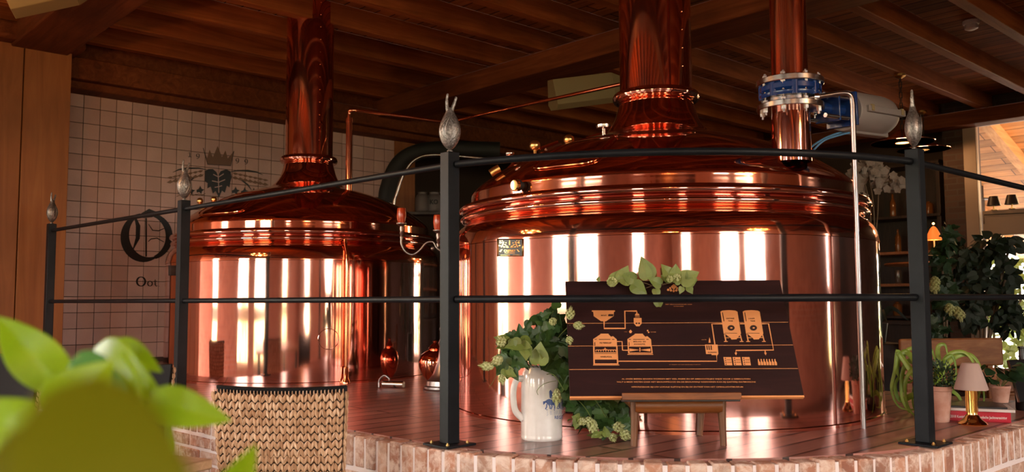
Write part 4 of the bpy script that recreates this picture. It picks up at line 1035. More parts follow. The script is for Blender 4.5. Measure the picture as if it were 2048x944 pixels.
# ------------------------------------------------------------ candelabra, copper pot, drain
cb0 = atz(884, 786, DK); cbx, cby = cb0.x, cb0.y+.10
cd = thing('candelabra', 'tall pewter candelabra with orange red cups standing behind the middle post', 'candelabra', (cbx, cby, DK))
Hc = atd(884, 470, cby).z-DK
def zpx(y): return atd(884, y, cby).z-DK
MB().lathe([(.0, .0), (.118, 0), (.120, .010), (.112, .018), (.112, .030), (.100, .036), (.098, .062), (.085, .07), (.062, .10), (.045, .15), (.030, .20), (.024, .26), (.032, .28), (.022, .30), (.016, .34), (.026, .36), (.014, .39), (.012, zpx(560)), (.020, zpx(550)), (.012, zpx(535)), (.014, zpx(510)), (.022, zpx(505)), (.012, zpx(495)), (.016, zpx(482)), (.0, zpx(478))], seg=36).build('stand', 'pewter', cd)
def cup(K, p):
    b = MB(); b.lathe([(.006, -.10), (.010, -.085), (.006, -.075), (.012, -.060), (.008, -.05), (.012, -.035), (.010, -.02), (.030, -.006), (.031, 0), (.0, .001)], p, 20); s_ = b.build('cup_holder', 'pewter', K, world=True)
    b = MB(); b.lathe([(.0, 0), (.021, 0), (.026, .020), (.029, .045), (.027, .075), (.025, .088), (.022, .085), (.022, .05), (0, .04)], p, 24); b.build('glass_cup', 'red_glaze', K, world=True)
pc = atd(803, 446, cby); cup(cd, pc); pc2 = Vector((cbx-.015, cby-.02, atd(875, 460, cby).z)); cup(cd, atd(876, 460, cby-.05)); cup(cd, atd(890, 384, cby+.03)); cup(cd, atd(965, 446, cby+.0))
arm = [atd(803, 474, cby), atd(803, 488, cby), atd(812, 504, cby), atd(826, 509, cby), atd(840, 500, cby), atd(852, 486, cby), atd(866, 484, cby), atd(874, 496, cby), Vector((cbx, cby, zpx(505)+DK))]
MB().tube(crom(arm, 5), .007, 10).build('arm', 'pewter', cd, world=True)
arm2 = [Vector((2*cbx-p.x, p.y, p.z)) for p in arm]; 
MB().tube(crom(arm2, 5), .007, 10).build('arm', 'pewter', cd, world=True)
MB().ball(atd(865, 497, cby), .012).build('scroll_end', 'pewter', cd, world=True)
MB().tube([Vector((cbx, cby, DK+zpx(482))), Vector((atd(890, 400, cby).x, cby+.02, atd(890, 400, cby).z))], .007, 8).build('stand_top', 'pewter', cd, world=True)
cp = atz(868, 764, DK); 
cpt = thing('copper_pot', 'round dark copper pot standing behind the foot of the candelabra', 'pot', (cp.x, cp.y+.08, DK))
MB().lathe([(0, 0), (.05, 0), (.085, .04), (.105, .09), (.108, .13), (.095, .17), (.06, .195), (.04, .205), (.045, .215), (.03, .235), (.012, .25), (.018, .262), (0, .27)], seg=40).build('pot_body', 'copper_dome', cpt)
dp_ = atz(775, 776, DK)
dr_ = thing('drain_spout', 'small bent steel spout on the deck at the foot of the left kettle', 'spout', tuple(dp_))
MB().tube(crom([dp_+Vector((-.055, .02, 0.002)), dp_+Vector((-.052, .02, .045)), dp_+Vector((-.02, .0, .075)), dp_+Vector((.01, -.01, .06)), dp_+Vector((.012, -.01, .045))], 6), .007, 10).build('spout', 'chrome', dr_, world=True)
MB().tube([dp_+Vector((-.03, .03, .022)), dp_+Vector((.10, -.02, .022))], .020, 16).build('valve_body', 'steel', dr_, world=True)

# ------------------------------------------------------------ painted emblem on the tiles
def tm(zx, zy): return atv(230+zx/2.86, 270+zy/2.86, TV-.0135)
B_ = MB(); N_ = MB()
tm2 = lambda x, y: atv(230+x/2.86, 270+y/2.86, TV-.0145)
pg(N_, tm, [(502, 72), (527, 132), (541, 84), (560, 128), (587, 62), (612, 128), (632, 88), (645, 134), (682, 90), (662, 175), (530, 168)])
stroke(B_, tm2, [(505, 75), (530, 168), (662, 176), (680, 92)], 4)
pg(B_, tm, [(515, 205), (535, 195), (560, 195), (580, 212), (590, 234), (603, 208), (635, 196), (660, 208), (668, 240), (660, 268), (655, 300), (640, 290), (628, 330), (612, 318), (595, 358), (575, 320), (560, 335), (548, 295), (528, 305), (530, 275), (514, 265)])
T_ = MB(); tm3 = lambda x, y: atv(230+x/2.86, 270+y/2.86, TV-.0155)
for pts_ in ([(590, 215), (594, 330)], [(592, 240), (562, 225)], [(593, 240), (622, 222)], [(592, 270), (555, 262)], [(594, 270), (630, 255)], [(594, 295), (570, 300)], [(594, 295), (612, 290)]): stroke(T_, tm3, pts_, 5)
T_m = T_
for sgn, lab in ((1, 0), (-1, 1)):
    def mx_(x, y): return (590+sgn*(x-590)*(1.0 if sgn > 0 else 1.02), y+(0 if sgn > 0 else -14))
    stroke(B_, tm, [mx_(*p) for p in ((655, 212), (700, 204), (760, 204), (810, 212), (845, 228))], [3, 8, 10, 8, 2])
    stroke(B_, tm, [mx_(*p) for p in ((672, 240), (720, 255), (760, 285), (780, 315))], [3, 7, 9, 3])
    for k in range(7):
        t = k/6; x, y = 690+t*170, 232+t*36
        for s2 in (-1, 1):
            cx, cy = mx_(x, y+s2*11); dx = sgn*16; 
            pg(N_, tm2, [(cx-dx*1.1, cy+s2*5), (cx-dx*.2, cy-s2*8), (cx+dx*1.2, cy+s2*2+5), (cx, cy+s2*9+3)])
    for k in range(3):
        x, y = mx_(690+k*52, 318+k*4+(sgn < 0)*10); pg(B_, tm, [(x-22, y), (x-8, y-6), (x, y-24), (x+8, y-6), (x+24, y-2), (x+10, y+8), (x+6, y+24), (x-6, y+12), (x-20, y+16)])
        stroke(N_, tm2, [(x-30, y+30), (x-10, y+22), (x+12, y+28), (x+30, y+20)], 4)
# date 1999 with thick and thin strokes
stroke(B_, tm, [(418, 104), (428, 98), (428, 124)], [3, 4, 5]); stroke(B_, tm, [(418, 124), (438, 125)], 3)
def nine(cx, cy, r=9):
    P_ = [(cx+r*.9*cos(a), cy+r*sin(a)) for a in [2*pi*k/12 for k in range(13)]]; stroke(B_, tm, P_, [4, 3, 2, 3, 4, 5, 5, 4, 2, 2, 3, 5, 4]); stroke(B_, tm, [(cx+r*.9, cy), (cx+r*.8, cy+r*1.3), (cx-r*.1, cy+r*2.1), (cx-r*.8, cy+r*1.9)], [5, 4, 3, 3])
nine(474, 116); nine(700, 142); nine(750, 148)
# gothic O
def arc_s(cx, cy, rx, ry, a0, a1, n=16): return [(cx+rx*cos(R(a0+(a1-a0)*i/n)), cy+ry*sin(R(a0+(a1-a0)*i/n))) for i in range(n+1)]
L_ = arc_s(178, 580, 122, 132, 255, 60, 22); stroke(B_, tm, L_, [8+44*sin(pi*i/22)**1.0 for i in range(23)])
R_ = [(190, 425)]+arc_s(185, 580, 125, 128, -62, 70, 16); R_[0] = (185, 440); stroke(B_, tm, R_, [20+20*sin(pi*i/17) for i in range(18)])
pg(B_, tm, [(150, 448), (195, 422), (240, 440), (215, 470), (160, 475)])
stroke(B_, tm, [(118, 478), (132, 520), (130, 590), (105, 650)], [12, 26, 24, 6])
stroke(B_, tm, [(178, 475), (178, 695)], 9); stroke(B_, tm, [(192, 510), (215, 545), (250, 548), (290, 530)], [4, 6, 6, 4]); stroke(B_, tm, [(190, 610), (205, 595), (240, 590), (280, 612)], [4, 6, 6, 4])
# lettering 'Oot' with serif-like contrast
def ring(cx, cy, rx, ry, w1, w2):
    P_ = arc_s(cx, cy, rx, ry, 0, 360, 24); stroke(B_, tm, P_, [w2+(w1-w2)*abs(cos(2*pi*i/24)) for i in range(25)])
ring(149, 838, 24, 26, 11, 4); ring(200, 850, 13, 14, 7, 3)
stroke(B_, tm, [(230, 826), (230, 856), (236, 865), (244, 862)], [4, 7, 5, 3]); stroke(B_, tm, [(222, 836), (242, 837)], 3)
stroke(B_, tm, [(252, 838), (252, 842)], 3); stroke(B_, tm, [(252, 862), (252, 866)], 3)
tag(B_.build('wall_emblem', 'tile_black', smooth=False), 'black painted gothic letter, crest and lettering on the white tiled wall', 'emblem')
eb = [o for o in bpy.data.objects if o.name == 'wall_emblem'][0]
N_.build('crown_and_wheat', 'tile_brown', eb, smooth=False); T_m.build('leaf_veins', 'wall_tile', eb, smooth=False)
# ------------------------------------------------------------ things at the right end of the deck
lp = atz(1945, 852, DK); yl = lp.y+.045; lp = Vector((atd(1944, 820, yl).x, yl, DK))
tl_ = thing('table_lamp', 'small brass table lamp with frosted conical shade beside the red book', 'table lamp', tuple(lp))
Hh = atd(1945, 726, yl).z-DK; Hs = atd(1945, 777, yl).z-DK
MB().lathe([(0, 0), (.056, 0), (.058, .004), (.054, .010), (.040, .020), (.030, .030), (.028, .036), (.0215, .042), (.0205, .05), (.0205, Hs+.01), (.012, Hs+.02), (.006, Hs+.07), (0, Hs+.075)], seg=40).build('lamp_base', 'gold', tl_)
b = MB()
for k in range(12): a = 2*pi*k/12; b.tube([(.0205*cos(a), .0205*sin(a), .05), (.0205*cos(a), .0205*sin(a), Hs)], .0028, 6)
b.build('fluted_column', 'gold', tl_)
MB().lathe([(.065, Hs-.004), (.066, Hs), (.036, Hh-.006), (.031, Hh), (0, Hh+.002), (0, Hh-.001), (.029, Hh-.003), (.034, Hh-.008), (.064, Hs)], seg=48).build('lamp_shade', 'frosted_shade', tl_)
# books
bA = atz(1893, 841, DK); bB = atz(2023, 846.5, DK); bd = (bB-bA); bd.z = 0; LB = bd.length; bd.normalize(); bq = Vector((-bd.y, bd.x, 0))
bA = bA+bq*.004
rb = Matrix((bd, bq, Vector((0, 0, 1)))).transposed()
def book(name, lab, z, h, L, Dp, off, cov, page, spine_txt=None):
    r = thing(name, lab, 'book', tuple(bA+Vector((0, 0, z-DK))), 0, 'stacked books')
    o_ = bA+bd*off[0]+bq*off[1]; zz = z
    c = o_+bd*L/2+bq*Dp/2
    b = MB(); b.box((c.x, c.y, zz+.0015), (L, Dp, .003), rb).box((c.x, c.y, zz+h-.0015), (L, Dp, .003), rb); s_ = o_+bd*L/2+bq*.002; b.box((s_.x, s_.y, zz+h/2), (L, .004, h-.0005), rb)
    b.build('book_cover', cov, r, world=True, smooth=False, bevel=.0006)
    c2 = c+bq*.001; MB().box((c2.x, c2.y, zz+h/2), (L-.006, Dp-.006, h-.007), rb).build('book_pages', page, r, world=True, smooth=False)
    return r, o_
hb_ = atd(1893, 821, bA.y).z-DK
bk1, o1 = book('book', 'thick red book lying lowest in the stack behind the brass lamp', DK, hb_, LB, .24, (0, 0), 'book_red', 'book_white')
def bmp(x, y): return onplane(x, y, o1-bq*.0008, bq)
T2 = MB(); put_text(T2, '\u2022 2018 Koninklijke Nederlandsche Jachtvereniging', lambda x, y: bmp(x, y+(x-1893)*.035), 1897, 834.5, 2014, 5.4, .02); T2.build('spine_title', 'print_white', bk1, world=True, smooth=False)
bk2, o2 = book('book', 'thin white book lying on the thick red book', DK+hb_, .012, LB*1.06, .225, (.004, .012), 'book_white', 'book_white')
bk3, o3 = book('magazine', 'black magazine lying on top of the white book', DK+hb_+.012, .009, LB*.95, .22, (.003, .015), 'book_black', 'book_white')
z3 = DK+hb_+.021
tagp = MB(); tagp.box(tuple(o3+bd*LB*.80+Vector((0, 0, 0))-bq*.0006+Vector((0, 0, .0045)))[:3], (.03, .001, .005), rb); tagp.build('red_label', 'book_red', bk3, world=True, smooth=False)
# potted plant with round leaves on the books
pp = atd(2002, 812, bA.y+.11); pp.z = z3+.001
rp2 = thing('potted_plant', 'terracotta pot with round dark green leaves standing on the stacked books', 'plant', tuple(pp))
MB().lathe([(0, 0), (.030, 0), (.041, .062), (.043, .064), (.043, .074), (.039, .074), (.036, .06), (0, .058)], seg=28).build('flower_pot', 'terracotta', rp2)
random.seed(21); b = MB()
for i in range(34):
    a = random.uniform(0, 2*pi); e = random.uniform(.1, 1.3); rr = random.uniform(.03, .085)
    c = Vector((rr*cos(a)*1.0, rr*sin(a)*.8, .085+rr*sin(e)*1.1)); leaf(b, c, Vector((cos(a), sin(a), random.uniform(-.4, .4))), Vector((cos(a)*.4, -1, .9)), random.uniform(.035, .05), 'round', .1, .2)
b.build('foliage', 'shrub_leaf', rp2, smooth=False, thick=.0008)
b = MB()
for i in range(9): a = 2*pi*i/9; b.tube([(0, 0, .06), (.05*cos(a), .04*sin(a), .11)], .0015, 5)
b.build('stems', 'stem_green', rp2)
# small shrub in terracotta pot just behind the right front post
sp0 = atz(1880, 846, DK); sp0.y += .045; sp0.x = atd(1880, 820, sp0.y).x
hpz = atd(1880, 772, sp0.y).z-DK
sh_ = thing('potted_shrub', 'terracotta pot with bushy dark green dwarf shrub behind the right front post', 'plant', (sp0.x, sp0.y, DK))
MB().lathe([(0, 0), (.036, 0), (.049, hpz-.02), (.052, hpz-.018), (.052, hpz), (.046, hpz), (.044, hpz-.02), (0, hpz-.02)], seg=32).build('flower_pot', 'terracotta', sh_)
b = MB()
for i in range(420):
    d_ = Vector((random.gauss(0, 1), random.gauss(0, 1), random.gauss(0, 1))).normalized()*random.uniform(.5, 1)
    c = Vector((d_.x*.072, d_.y*.065, hpz+.045+d_.z*.062)); leaf(b, c, d_+Vector((0, 0, .3))+rnd(.4), d_+Vector((0, -.6, .3)), .017, 'oval')
b.build('foliage', 'shrub_leaf', sh_, smooth=False)
# curly air plant
cpz = atz(1868, 828, DK); cy_ = 4.0; cx_ = atd(1868, 790, cy_).x
cu_ = thing('curly_plant', 'air plant with long curling bright green strap leaves, left and right of the post', 'plant', (cx_, cy_, DK))
random.seed(5)
MB().lathe([(0, 0), (.05, 0), (.06, .03), (.045, .06), (0, .06)], seg=20).build('plant_pot', 'dark_wood', cu_)
b = MB()
def strap(mb, pts, w0, m_=10):
    P = crom(pts, m_); fr_ = frames(P); n = len(fr_); L = []
    for i, (p, t, a, bb) in enumerate(fr_):
        f = i/(n-1); wdt = w0*(1-f*.85)*(.7+.3*min(1, f*6)); s_ = t.cross(Vector((0, -1, .25))).normalized() if abs(t.dot(Vector((0, -1, .25)).normalized())) < .97 else a
        u_ = t.cross(s_)
        L.append([mb.bm.verts.new(p+s_*wdt/2), mb.bm.verts.new(p+u_*wdt*.18), mb.bm.verts.new(p-s_*wdt/2)])
    for A2, B2 in zip(L, L[1:]):
        for j in range(2): mb.bm.faces.new((A2[j], A2[j+1], B2[j+1], B2[j]))
C0 = (1862, 800)
curls = [[(1862, 800), (1835, 760), (1800, 710), (1770+25, 705), (1790, 740), (1783, 780), (1800, 815), (1840, 820)],
 [(1862, 800), (1840, 740), (1815, 705), (1800, 712), (1795, 745), (1812, 765), (1835, 755)],
 [(1862, 800), (1848, 750), (1822, 722), (1806, 742), (1803, 790), (1815, 820), (1830, 830)],
 [(1862, 800), (1850, 760), (1830, 738), (1812, 760), (1812, 800), (1826, 828), (1850, 838)],
 [(1862, 800), (1856, 730), (1835, 700), (1815, 700), (1808, 725), (1825, 745)],
 [(1862, 800), (1858, 770), (1842, 755), (1828, 775), (1826, 810), (1838, 832)],
 [(1866, 800), (1880, 740), (1900, 708), (1930, 705), (1948, 730), (1940, 752), (1925, 742)],
 [(1866, 800), (1885, 740), (1915, 712), (1945, 712), (1962, 745), (1955, 800), (1930, 822)],
 [(1866, 800), (1880, 750), (1890, 720), (1905, 712), (1912, 740), (1908, 780)],
 [(1866, 800), (1876, 730), (1876, 695), (1890, 690), (1896, 715)],
 [(1866, 800), (1882, 745), (1900, 735), (1906, 765), (1900, 800), (1915, 820)],
 [(1866, 800), (1890, 770), (1930, 745), (1960, 762), (1968, 800), (1955, 822)],
 [(1866, 800), (1892, 780), (1915, 790), (1930, 815), (1950, 812), (1948, 790)],
 [(1860, 800), (1856, 740), (1862, 700), (1870, 720)],
 [(1864, 800), (1872, 760), (1884, 740), (1890, 765), (1888, 800)],
 [(1860, 800), (1830, 790), (1800, 800), (1790, 770), (1805, 750), (1822, 760)]]
for i, cpt_ in enumerate(curls):
    n_ = len(cpt_); dj = random.uniform(-.06, .12)
    strap(b, [atd(x, y, cy_+dj*min(1, k/2)) for k, (x, y) in enumerate(cpt_)], random.uniform(.024, .036), 8)
b.build('strap_leaves', 'curly_leaf', cu_, world=True, thick=.0012)
# slanted menu board at the far right, wooden bench behind
mb_ = atd(2030, 772, 3.95)
mn = thing('menu_stand', 'thin slanted dark grey stand with steel edge at the right of the potted plant', 'stand', (mb_.x, mb_.y, DK))
m0 = atd(2016, 722, 4.0); m1 = atd(2038, 816, 3.90); m1.z = z3+.004; off_ = Vector((.10, .04, 0))
MB().plate([m0, m1, m1+off_, m0+off_], (0, .008, .004)).build('board', 'black_plate', mn, world=True, smooth=False)
MB().tube([m0, m1], .006, 8).build('steel_edge', 'steel', mn, world=True)
gb = thing('wine_bottle', 'dark slim bottle at the far right edge behind the books', 'bottle', tuple(Vector((atd(2046, 760, 4.15).x, 4.15, DK))))
MB().lathe([(0, 0), (.034, 0), (.036, .01), (.036, .17), (.028, .20), (.014, .23), (.013, .29), (.016, .292), (.016, .30), (0, .30)], seg=24).build('bottle_glass', 'black_plate', gb)
# bench with backrest on the floor beyond the deck
def seat_bench(name, lab, x0, x1, y0_, d, zseat=.45):
    a = atd(x0, y0_, d); c = atd(x1, y0_, d+.12); zt_b = a.z; L = (c-a); L.z = 0; ln = L.length; L.normalize(); q_ = Vector((-L.y, L.x, 0)); rt = Matrix((L, q_, Vector((0, 0, 1)))).transposed(); o_ = Vector((a.x, a.y, 0))
    r = thing(name, lab, 'bench', tuple(o_))
    def bx(nm, s0, s1, t0, t1, z0, z1, m='bench_wood', bv=.012):
        c_ = o_+L*(s0+s1)/2+q_*(t0+t1)/2; MB().box((c_.x, c_.y, (z0+z1)/2), (s1-s0, t1-t0, z1-z0), rt).build(nm, m, r, world=True, bevel=bv)
    bx('backrest', 0, ln, 0, .03, zt_b-.19, zt_b); bx('backrest_rail', .02, ln-.02, .002, .028, zt_b-.30, zt_b-.205)
    for s_ in (.06, ln-.10): bx('leg', s_, s_+.04, .03, .06, 0, zt_b-.06, bv=.004)
    bx('seat', 0, ln, .03, .42, zseat-.03, zseat)
    for s_ in (.06, ln-.10): bx('leg', s_, s_+.04, .36, .40, 0, zseat-.03, bv=.004)
seat_bench('wooden_bench', 'orange brown wooden bench with broad backrest behind the curly plant', 1800, 2006, 678, 5.9)
seat_bench('wooden_bench', 'brown wooden bench end farther back at the right window', 1996, 2075, 738, 6.9)
# tall dark plants before the right window
def bush(name, lab, blobs, d, n, size, stem, pot=.16, m='dark_leaf', kind='heart', base=None, extra=None):
    x_ = atd(base, 600, d).x
    r = thing(name, lab, 'plant', (x_, d, 0))
    MB().lathe([(0, 0), (pot*.75, 0), (pot, .34), (pot*.92, .34), (pot*.88, .30), (0, .30)], seg=28).build('plant_pot', 'dark_wood', r)
    b = MB()
    for (px, py, rx, ry, k) in blobs: foliage(b, px, py, d, rx, ry, .28, int(n*k), size, kind)
    b.build('foliage', m, r, world=True, smooth=False)
    b = MB()
    for (px, py, rx, ry, k) in blobs:
        e = atd(px, py, d); o_ = Vector((x_, d, .3)); b.tube(crom([o_, Vector((x_*.7+e.x*.3, d, (e.z+.3)/2)), e], 5), stem, 6)
    b.build('stems', 'stem_brown', r, world=True)
    return r
random.seed(31)
bush('ficus_tree', 'dark leafy tree silhouetted against the right window', [(1980, 500, 36, 36, .8), (2010, 560, 30, 40, .55), (1955, 560, 36, 60, 1), (1990, 620, 50, 36, .7), (2020, 490, 26, 16, .25), (1925, 520, 22, 40, .5), (1940, 620, 30, 46, .7), (2020, 640, 26, 40, .45)], 7.6, 110, .085, .012, base=1960)
bush('climbing_hops', 'dark climbing hop vine just right of the right front post', [(1885, 530, 18, 40, .7), (1895, 600, 24, 40, .8), (1875, 660, 20, 30, .6), (1900, 480, 12, 30, .3)], 6.6, 70, .075, .008, m='shrub_leaf', kind='lobe', base=1885)
hv = [o for o in bpy.data.objects if o.name == 'climbing_hops'][0]
for px, py in ((1868, 552), (1867, 564), (1912, 612), (1918, 618), (1897, 606)):
    b = MB(); cone(b, atd(px, py, 6.3), (.1, -.1, -1), .085, .032); b.build('hop_cone', 'hop_cone', hv, world=True, smooth=False)
# orchid behind the large kettle
od = 7.1; ox = atd(1745, 400, od).x
orc = thing('orchid', 'orchid with sprays of pale blossoms behind the right edge of the large kettle', 'plant', (ox, od, 0))
MB().box((0, 0, .42), (.34, .34, .84)).build('plinth', 'dark_wood', orc, bevel=.01)
MB().lathe([(0, .84), (.06, .84), (.085, 1.0), (.075, 1.0), (0, .99)], seg=24).build('plant_pot', 'dark_wood', orc)
random.seed(17)
sprays = [[(1745, 560), (1748, 430), (1735, 350), (1712, 345), (1700, 380)], [(1745, 560), (1740, 420), (1725, 340), (1745, 330), (1765, 350)], [(1745, 560), (1755, 430), (1760, 375), (1785, 362), (1800, 372)], [(1745, 560), (1735, 460), (1715, 385), (1702, 372), (1708, 405)]]
b = MB(); fl_b = MB()
for sp__ in sprays:
    P = crom([atd(x, y, od) for x, y in sp__], 8); b.tube(P, .005, 6)
    for p in P[16::2]+P[-1:]:
        for _ in range(4):
            c = p+rnd(.06); nr = Vector((random.uniform(-.5, .5), -1, random.uniform(-.3, .3)))
            t0 = nr.orthogonal().normalized(); t1 = nr.normalized().cross(t0)
            for k in range(5):
                a = 2*pi*k/5+random.random()*.3; leaf(fl_b, c, t0*cos(a)+t1*sin(a), nr, .034, 'round', .1, -.1)
b.build('stems', 'stem_brown', orc, world=True); fl_b.build('blossoms', 'petal', orc, world=True, smooth=False)
b = MB()
for a in (0, 1.5, 3.2, 4.6): strap(b, [(0, 0, 1.0), (.12*cos(a), .12*sin(a), 1.12), (.26*cos(a), .26*sin(a), 1.02)], .07, 6)
b.build('leaves', 'dark_leaf', orc)
yc = atd(1673, 330, 6.0)
# dark bar cabinet with shelves
bd_ = 9.0; br0 = atd(1735, 600, 10.4); 
cu0 = W(11.9, 5.0, 0)
bc = thing('bar_cabinet', 'dark wooden back bar cabinet with two shelves in paler wood as lit edges in the dim room behind', 'cabinet', tuple(W(11.05, 6.4, 0)), TG)
def lb(nm, u0, u1, v0, v1, z0, z1, m='dark_wood', bv=.004): MB().guv(u0, u1, v0, v1, z0, z1).build(nm, m, bc, bevel=bv)
lb('back_panel', .30, .34, -2.3, 2.3, 0, 2.9)
for v_ in (-2.3, -.78, .73, 2.25): lb('side_panel', -.10, .30, v_, v_+.05, 0, 2.9)
for z_ in (.95, 1.35, 1.75, 2.2, 2.85): lb('shelf', -.12, .30, -2.3, 2.3, z_, z_+.035, 'bench_wood' if z_ in (1.35, 1.75) else 'dark_wood')  # two shelves get a paler wood: their lit look is put into the colour
lb('counter', -.45, .30, -2.3, 2.3, .88, .93); lb('counter_front', -.40, -.36, -2.25, 2.25, 0, .88)
random.seed(3)
bt = None
def bottle_proto(kind, m):
    if kind == 0: pr = [(0, 0), (.036, 0), (.038, .01), (.038, .18), (.028, .215), (.014, .24), (.013, .29), (.016, .295), (0, .30)]
    elif kind == 1: pr = [(0, 0), (.035, 0), (.042, .05), (.044, .12), (.040, .17), (.038, .17), (.040, .12), (.036, .02), (0, .012)]
    else: pr = [(0, 0), (.05, 0), (.055, .02), (.055, .13), (.04, .15), (.025, .155), (.02, .17), (0, .175)]
    return MB().lathe(pr, seg=20).build(('glass_bottle', 'beer_glass', 'storage_jar')[kind], m)
names = {0: ('dark bottle standing on a shelf of the bar cabinet', 'bottle', 'bottles on the bar shelves'), 1: ('beer glass standing on a shelf of the bar cabinet', 'glass', 'glasses on the bar shelves'), 2: ('amber jar standing on a shelf of the bar cabinet', 'jar', 'jars on the bar shelves')}
protos = {0: bottle_proto(0, 'amber_glass'), 1: bottle_proto(1, 'smoked_glass'), 2: bottle_proto(2, 'amber_glass')}
firsts = dict.fromkeys(protos, True)
for zz in (.985, 1.385, 1.785, 2.235):
    for j in range(12):
        kd = random.choice([0, 1, 1, 2]) if zz < 2 else random.choice([0, 2]); v_ = -2.08+(j//4)*1.52+(j % 4)*.38+random.uniform(-.05, .05)
        if kd == 0 and zz in (1.385,): pass
        if firsts[kd]: o_ = protos[kd]; firsts[kd] = False
        else: o_ = protos[kd].copy(); S.collection.objects.link(o_)
        p = W(11.05+random.uniform(0, .12), 6.4+v_, zz); o_.location = p; tag(o_, names[kd][0], names[kd][1], names[kd][2])
# warm small lamps in the dark room
def bell_lamp(px, py, d, lab, r_=.07, h_=.13, z_b=None):
    p = atd(px, py, d); t = thing('bell_lamp', lab, 'lamp', tuple(p))
    MB().lathe([(r_, 0), (r_*.98, .01), (r_*.8, h_*.45), (r_*.45, h_*.85), (r_*.2, h_), (0, h_+.005), (0, h_-.004), (r_*.18, h_-.006), (r_*.76, h_*.45), (r_*.95, .01)], seg=28).build('lamp_shade', 'shade_glow', t)
    MB().lathe([(0, -.22), (.05, -.22), (.05, -.21), (.008, -.20), (.008, h_*.8)], seg=14).build('lamp_stem', 'brass', t)
    MB().ball((0, 0, h_+.03), .012).build('bulb', 'candle_glow', t)
    l = bpy.data.lights.new('lamp_light', 'POINT'); l.energy = 1.5; l.color = (1, .5, .2); l.shadow_soft_size = .04; o_ = bpy.data.objects.new('lamp_light', l); S.collection.objects.link(o_); o_.parent = t; o_.location = (0, 0, -.05)
    return p
p_ = bell_lamp(1868, 480, 8.4, 'small glowing copper bell lamp in the dim room right of the front post')
tb_ = thing('side_table', 'dark high table in the dim room carrying the glowing bell lamp', 'table', (p_.x, p_.y, 0))
MB().lathe([(0, p_.z-.245), (.45, p_.z-.245), (.46, p_.z-.235), (.45, p_.z-.222), (0, p_.z-.222)], seg=36).build('table_top', 'bench_wood', tb_)
MB().lathe([(0, 0), (.25, 0), (.24, .02), (.035, .05), (.035, p_.z-.245), (0, p_.z-.245)], seg=24).build('pedestal', 'dark_wood', tb_)
# pendants
def pendant(px, py, d, ptop, lab):
    p = atd(px, py, d); t = thing('pendant_lamp', lab, 'pendant lamp', (p.x, p.y, 3.30))
    z = p.z-3.30
    MB().lathe([(.28, z), (.282, z+.006), (.10, z+.075), (.05, z+.12), (0, z+.125), (0, z+.118), (.045, z+.112), (.095, z+.066), (.275, z)], seg=40).build('lamp_shade', 'copper_pipe', t)
    MB().lathe([(0, z+.0), (.06, z+.0), (.06, z+.03), (0, z+.04)], seg=20).build('bulb', 'candle_glow', t)
    b = MB(); n_ = int((-z-.13)/.05)
    for k in range(n_):
        zz = z+.13+k*.05; a = (k % 2)*pi/2; b.tube([(cos(a)*.012, sin(a)*.012, zz-.006), (cos(a)*.012, sin(a)*.012, zz+.052)], .004, 5); b.tube([(-cos(a)*.012, -sin(a)*.012, zz-.006), (-cos(a)*.012, -sin(a)*.012, zz+.052)], .004, 5)
    b.build('chain', 'black_matte', t)
    MB().lathe([(.0, 0), (.05, 0), (.05, -.02), (.02, -.04), (0, -.04)], seg=20).build('ceiling_rose', 'brass', t)
    l = bpy.data.lights.new('lamp_light', 'POINT'); l.energy = 6; l.color = (1, .5, .2); l.shadow_soft_size = .05; o_ = bpy.data.objects.new('lamp_light', l); S.collection.objects.link(o_); o_.parent = t; o_.location = (0, 0, z-.06)
pendant(1805, 286, 8.0, 95, 'wide copper pendant lamp on the nearer chain at the right front post')
pendant(1847, 300, 9.6, 150, 'farther copper pendant lamp on the right chain beyond the front post')
# smoke detector, speakers
sdz = atz(1942, 42, CZ); sd = thing('smoke_detector', 'small round white smoke detector on the ceiling boards at upper right', 'smoke detector', tuple(sdz))
MB().lathe([(0, 0), (.062, 0), (.064, -.02), (.058, -.03), (0, -.03)], seg=32).build('mount', 'detector_white', sd)
MB().lathe([(.045, -.03), (.052, -.045), (.05, -.065), (.030, -.075), (0, -.076)], seg=32).build('sensor_head', 'detector_white', sd)
def speaker(c, L, rot, r_, lab, tilt, nhat=None):
    t = thing('wall_speaker', lab, 'speaker', tuple(c)); t.rotation_euler = rot
    P = [(-r_, -.6*r_), (-.55*r_, r_), (.55*r_, r_), (r_, -.6*r_), (.6*r_, -r_*.95), (-.6*r_, -r_*.95)]
    b = MB(); b.hull([(-L/2, y, z) for y, z in P], [(L/2-.06*0, y, z) for y, z in P]); b.build('housing', 'speaker_beige', t, smooth=False, bevel=.004)
    b = MB(); b.hull([(L/2, y, z) for y, z in P], [(L/2+.09, y*.7, z*.7) for y, z in P]); b.build('end_cap', 'speaker_beige', t, smooth=False, bevel=.004)
    MB().box((0, r_*1.1, r_*.6), (.05, .16, .03)).build('bracket', 'black_matte', t)
sc1 = atd(1162, 184, 6.9); speaker(sc1, .50, (R(10), R(-10), R(14)), .125, 'beige angular loudspeaker under the ceiling between the kettle chimneys', 0)
sc2 = atd(82, -14, 5.0); speaker(sc2, .36, (R(-10), R(-20), R(20)), .10, 'beige angular loudspeaker cut off at the upper left corner', 0)
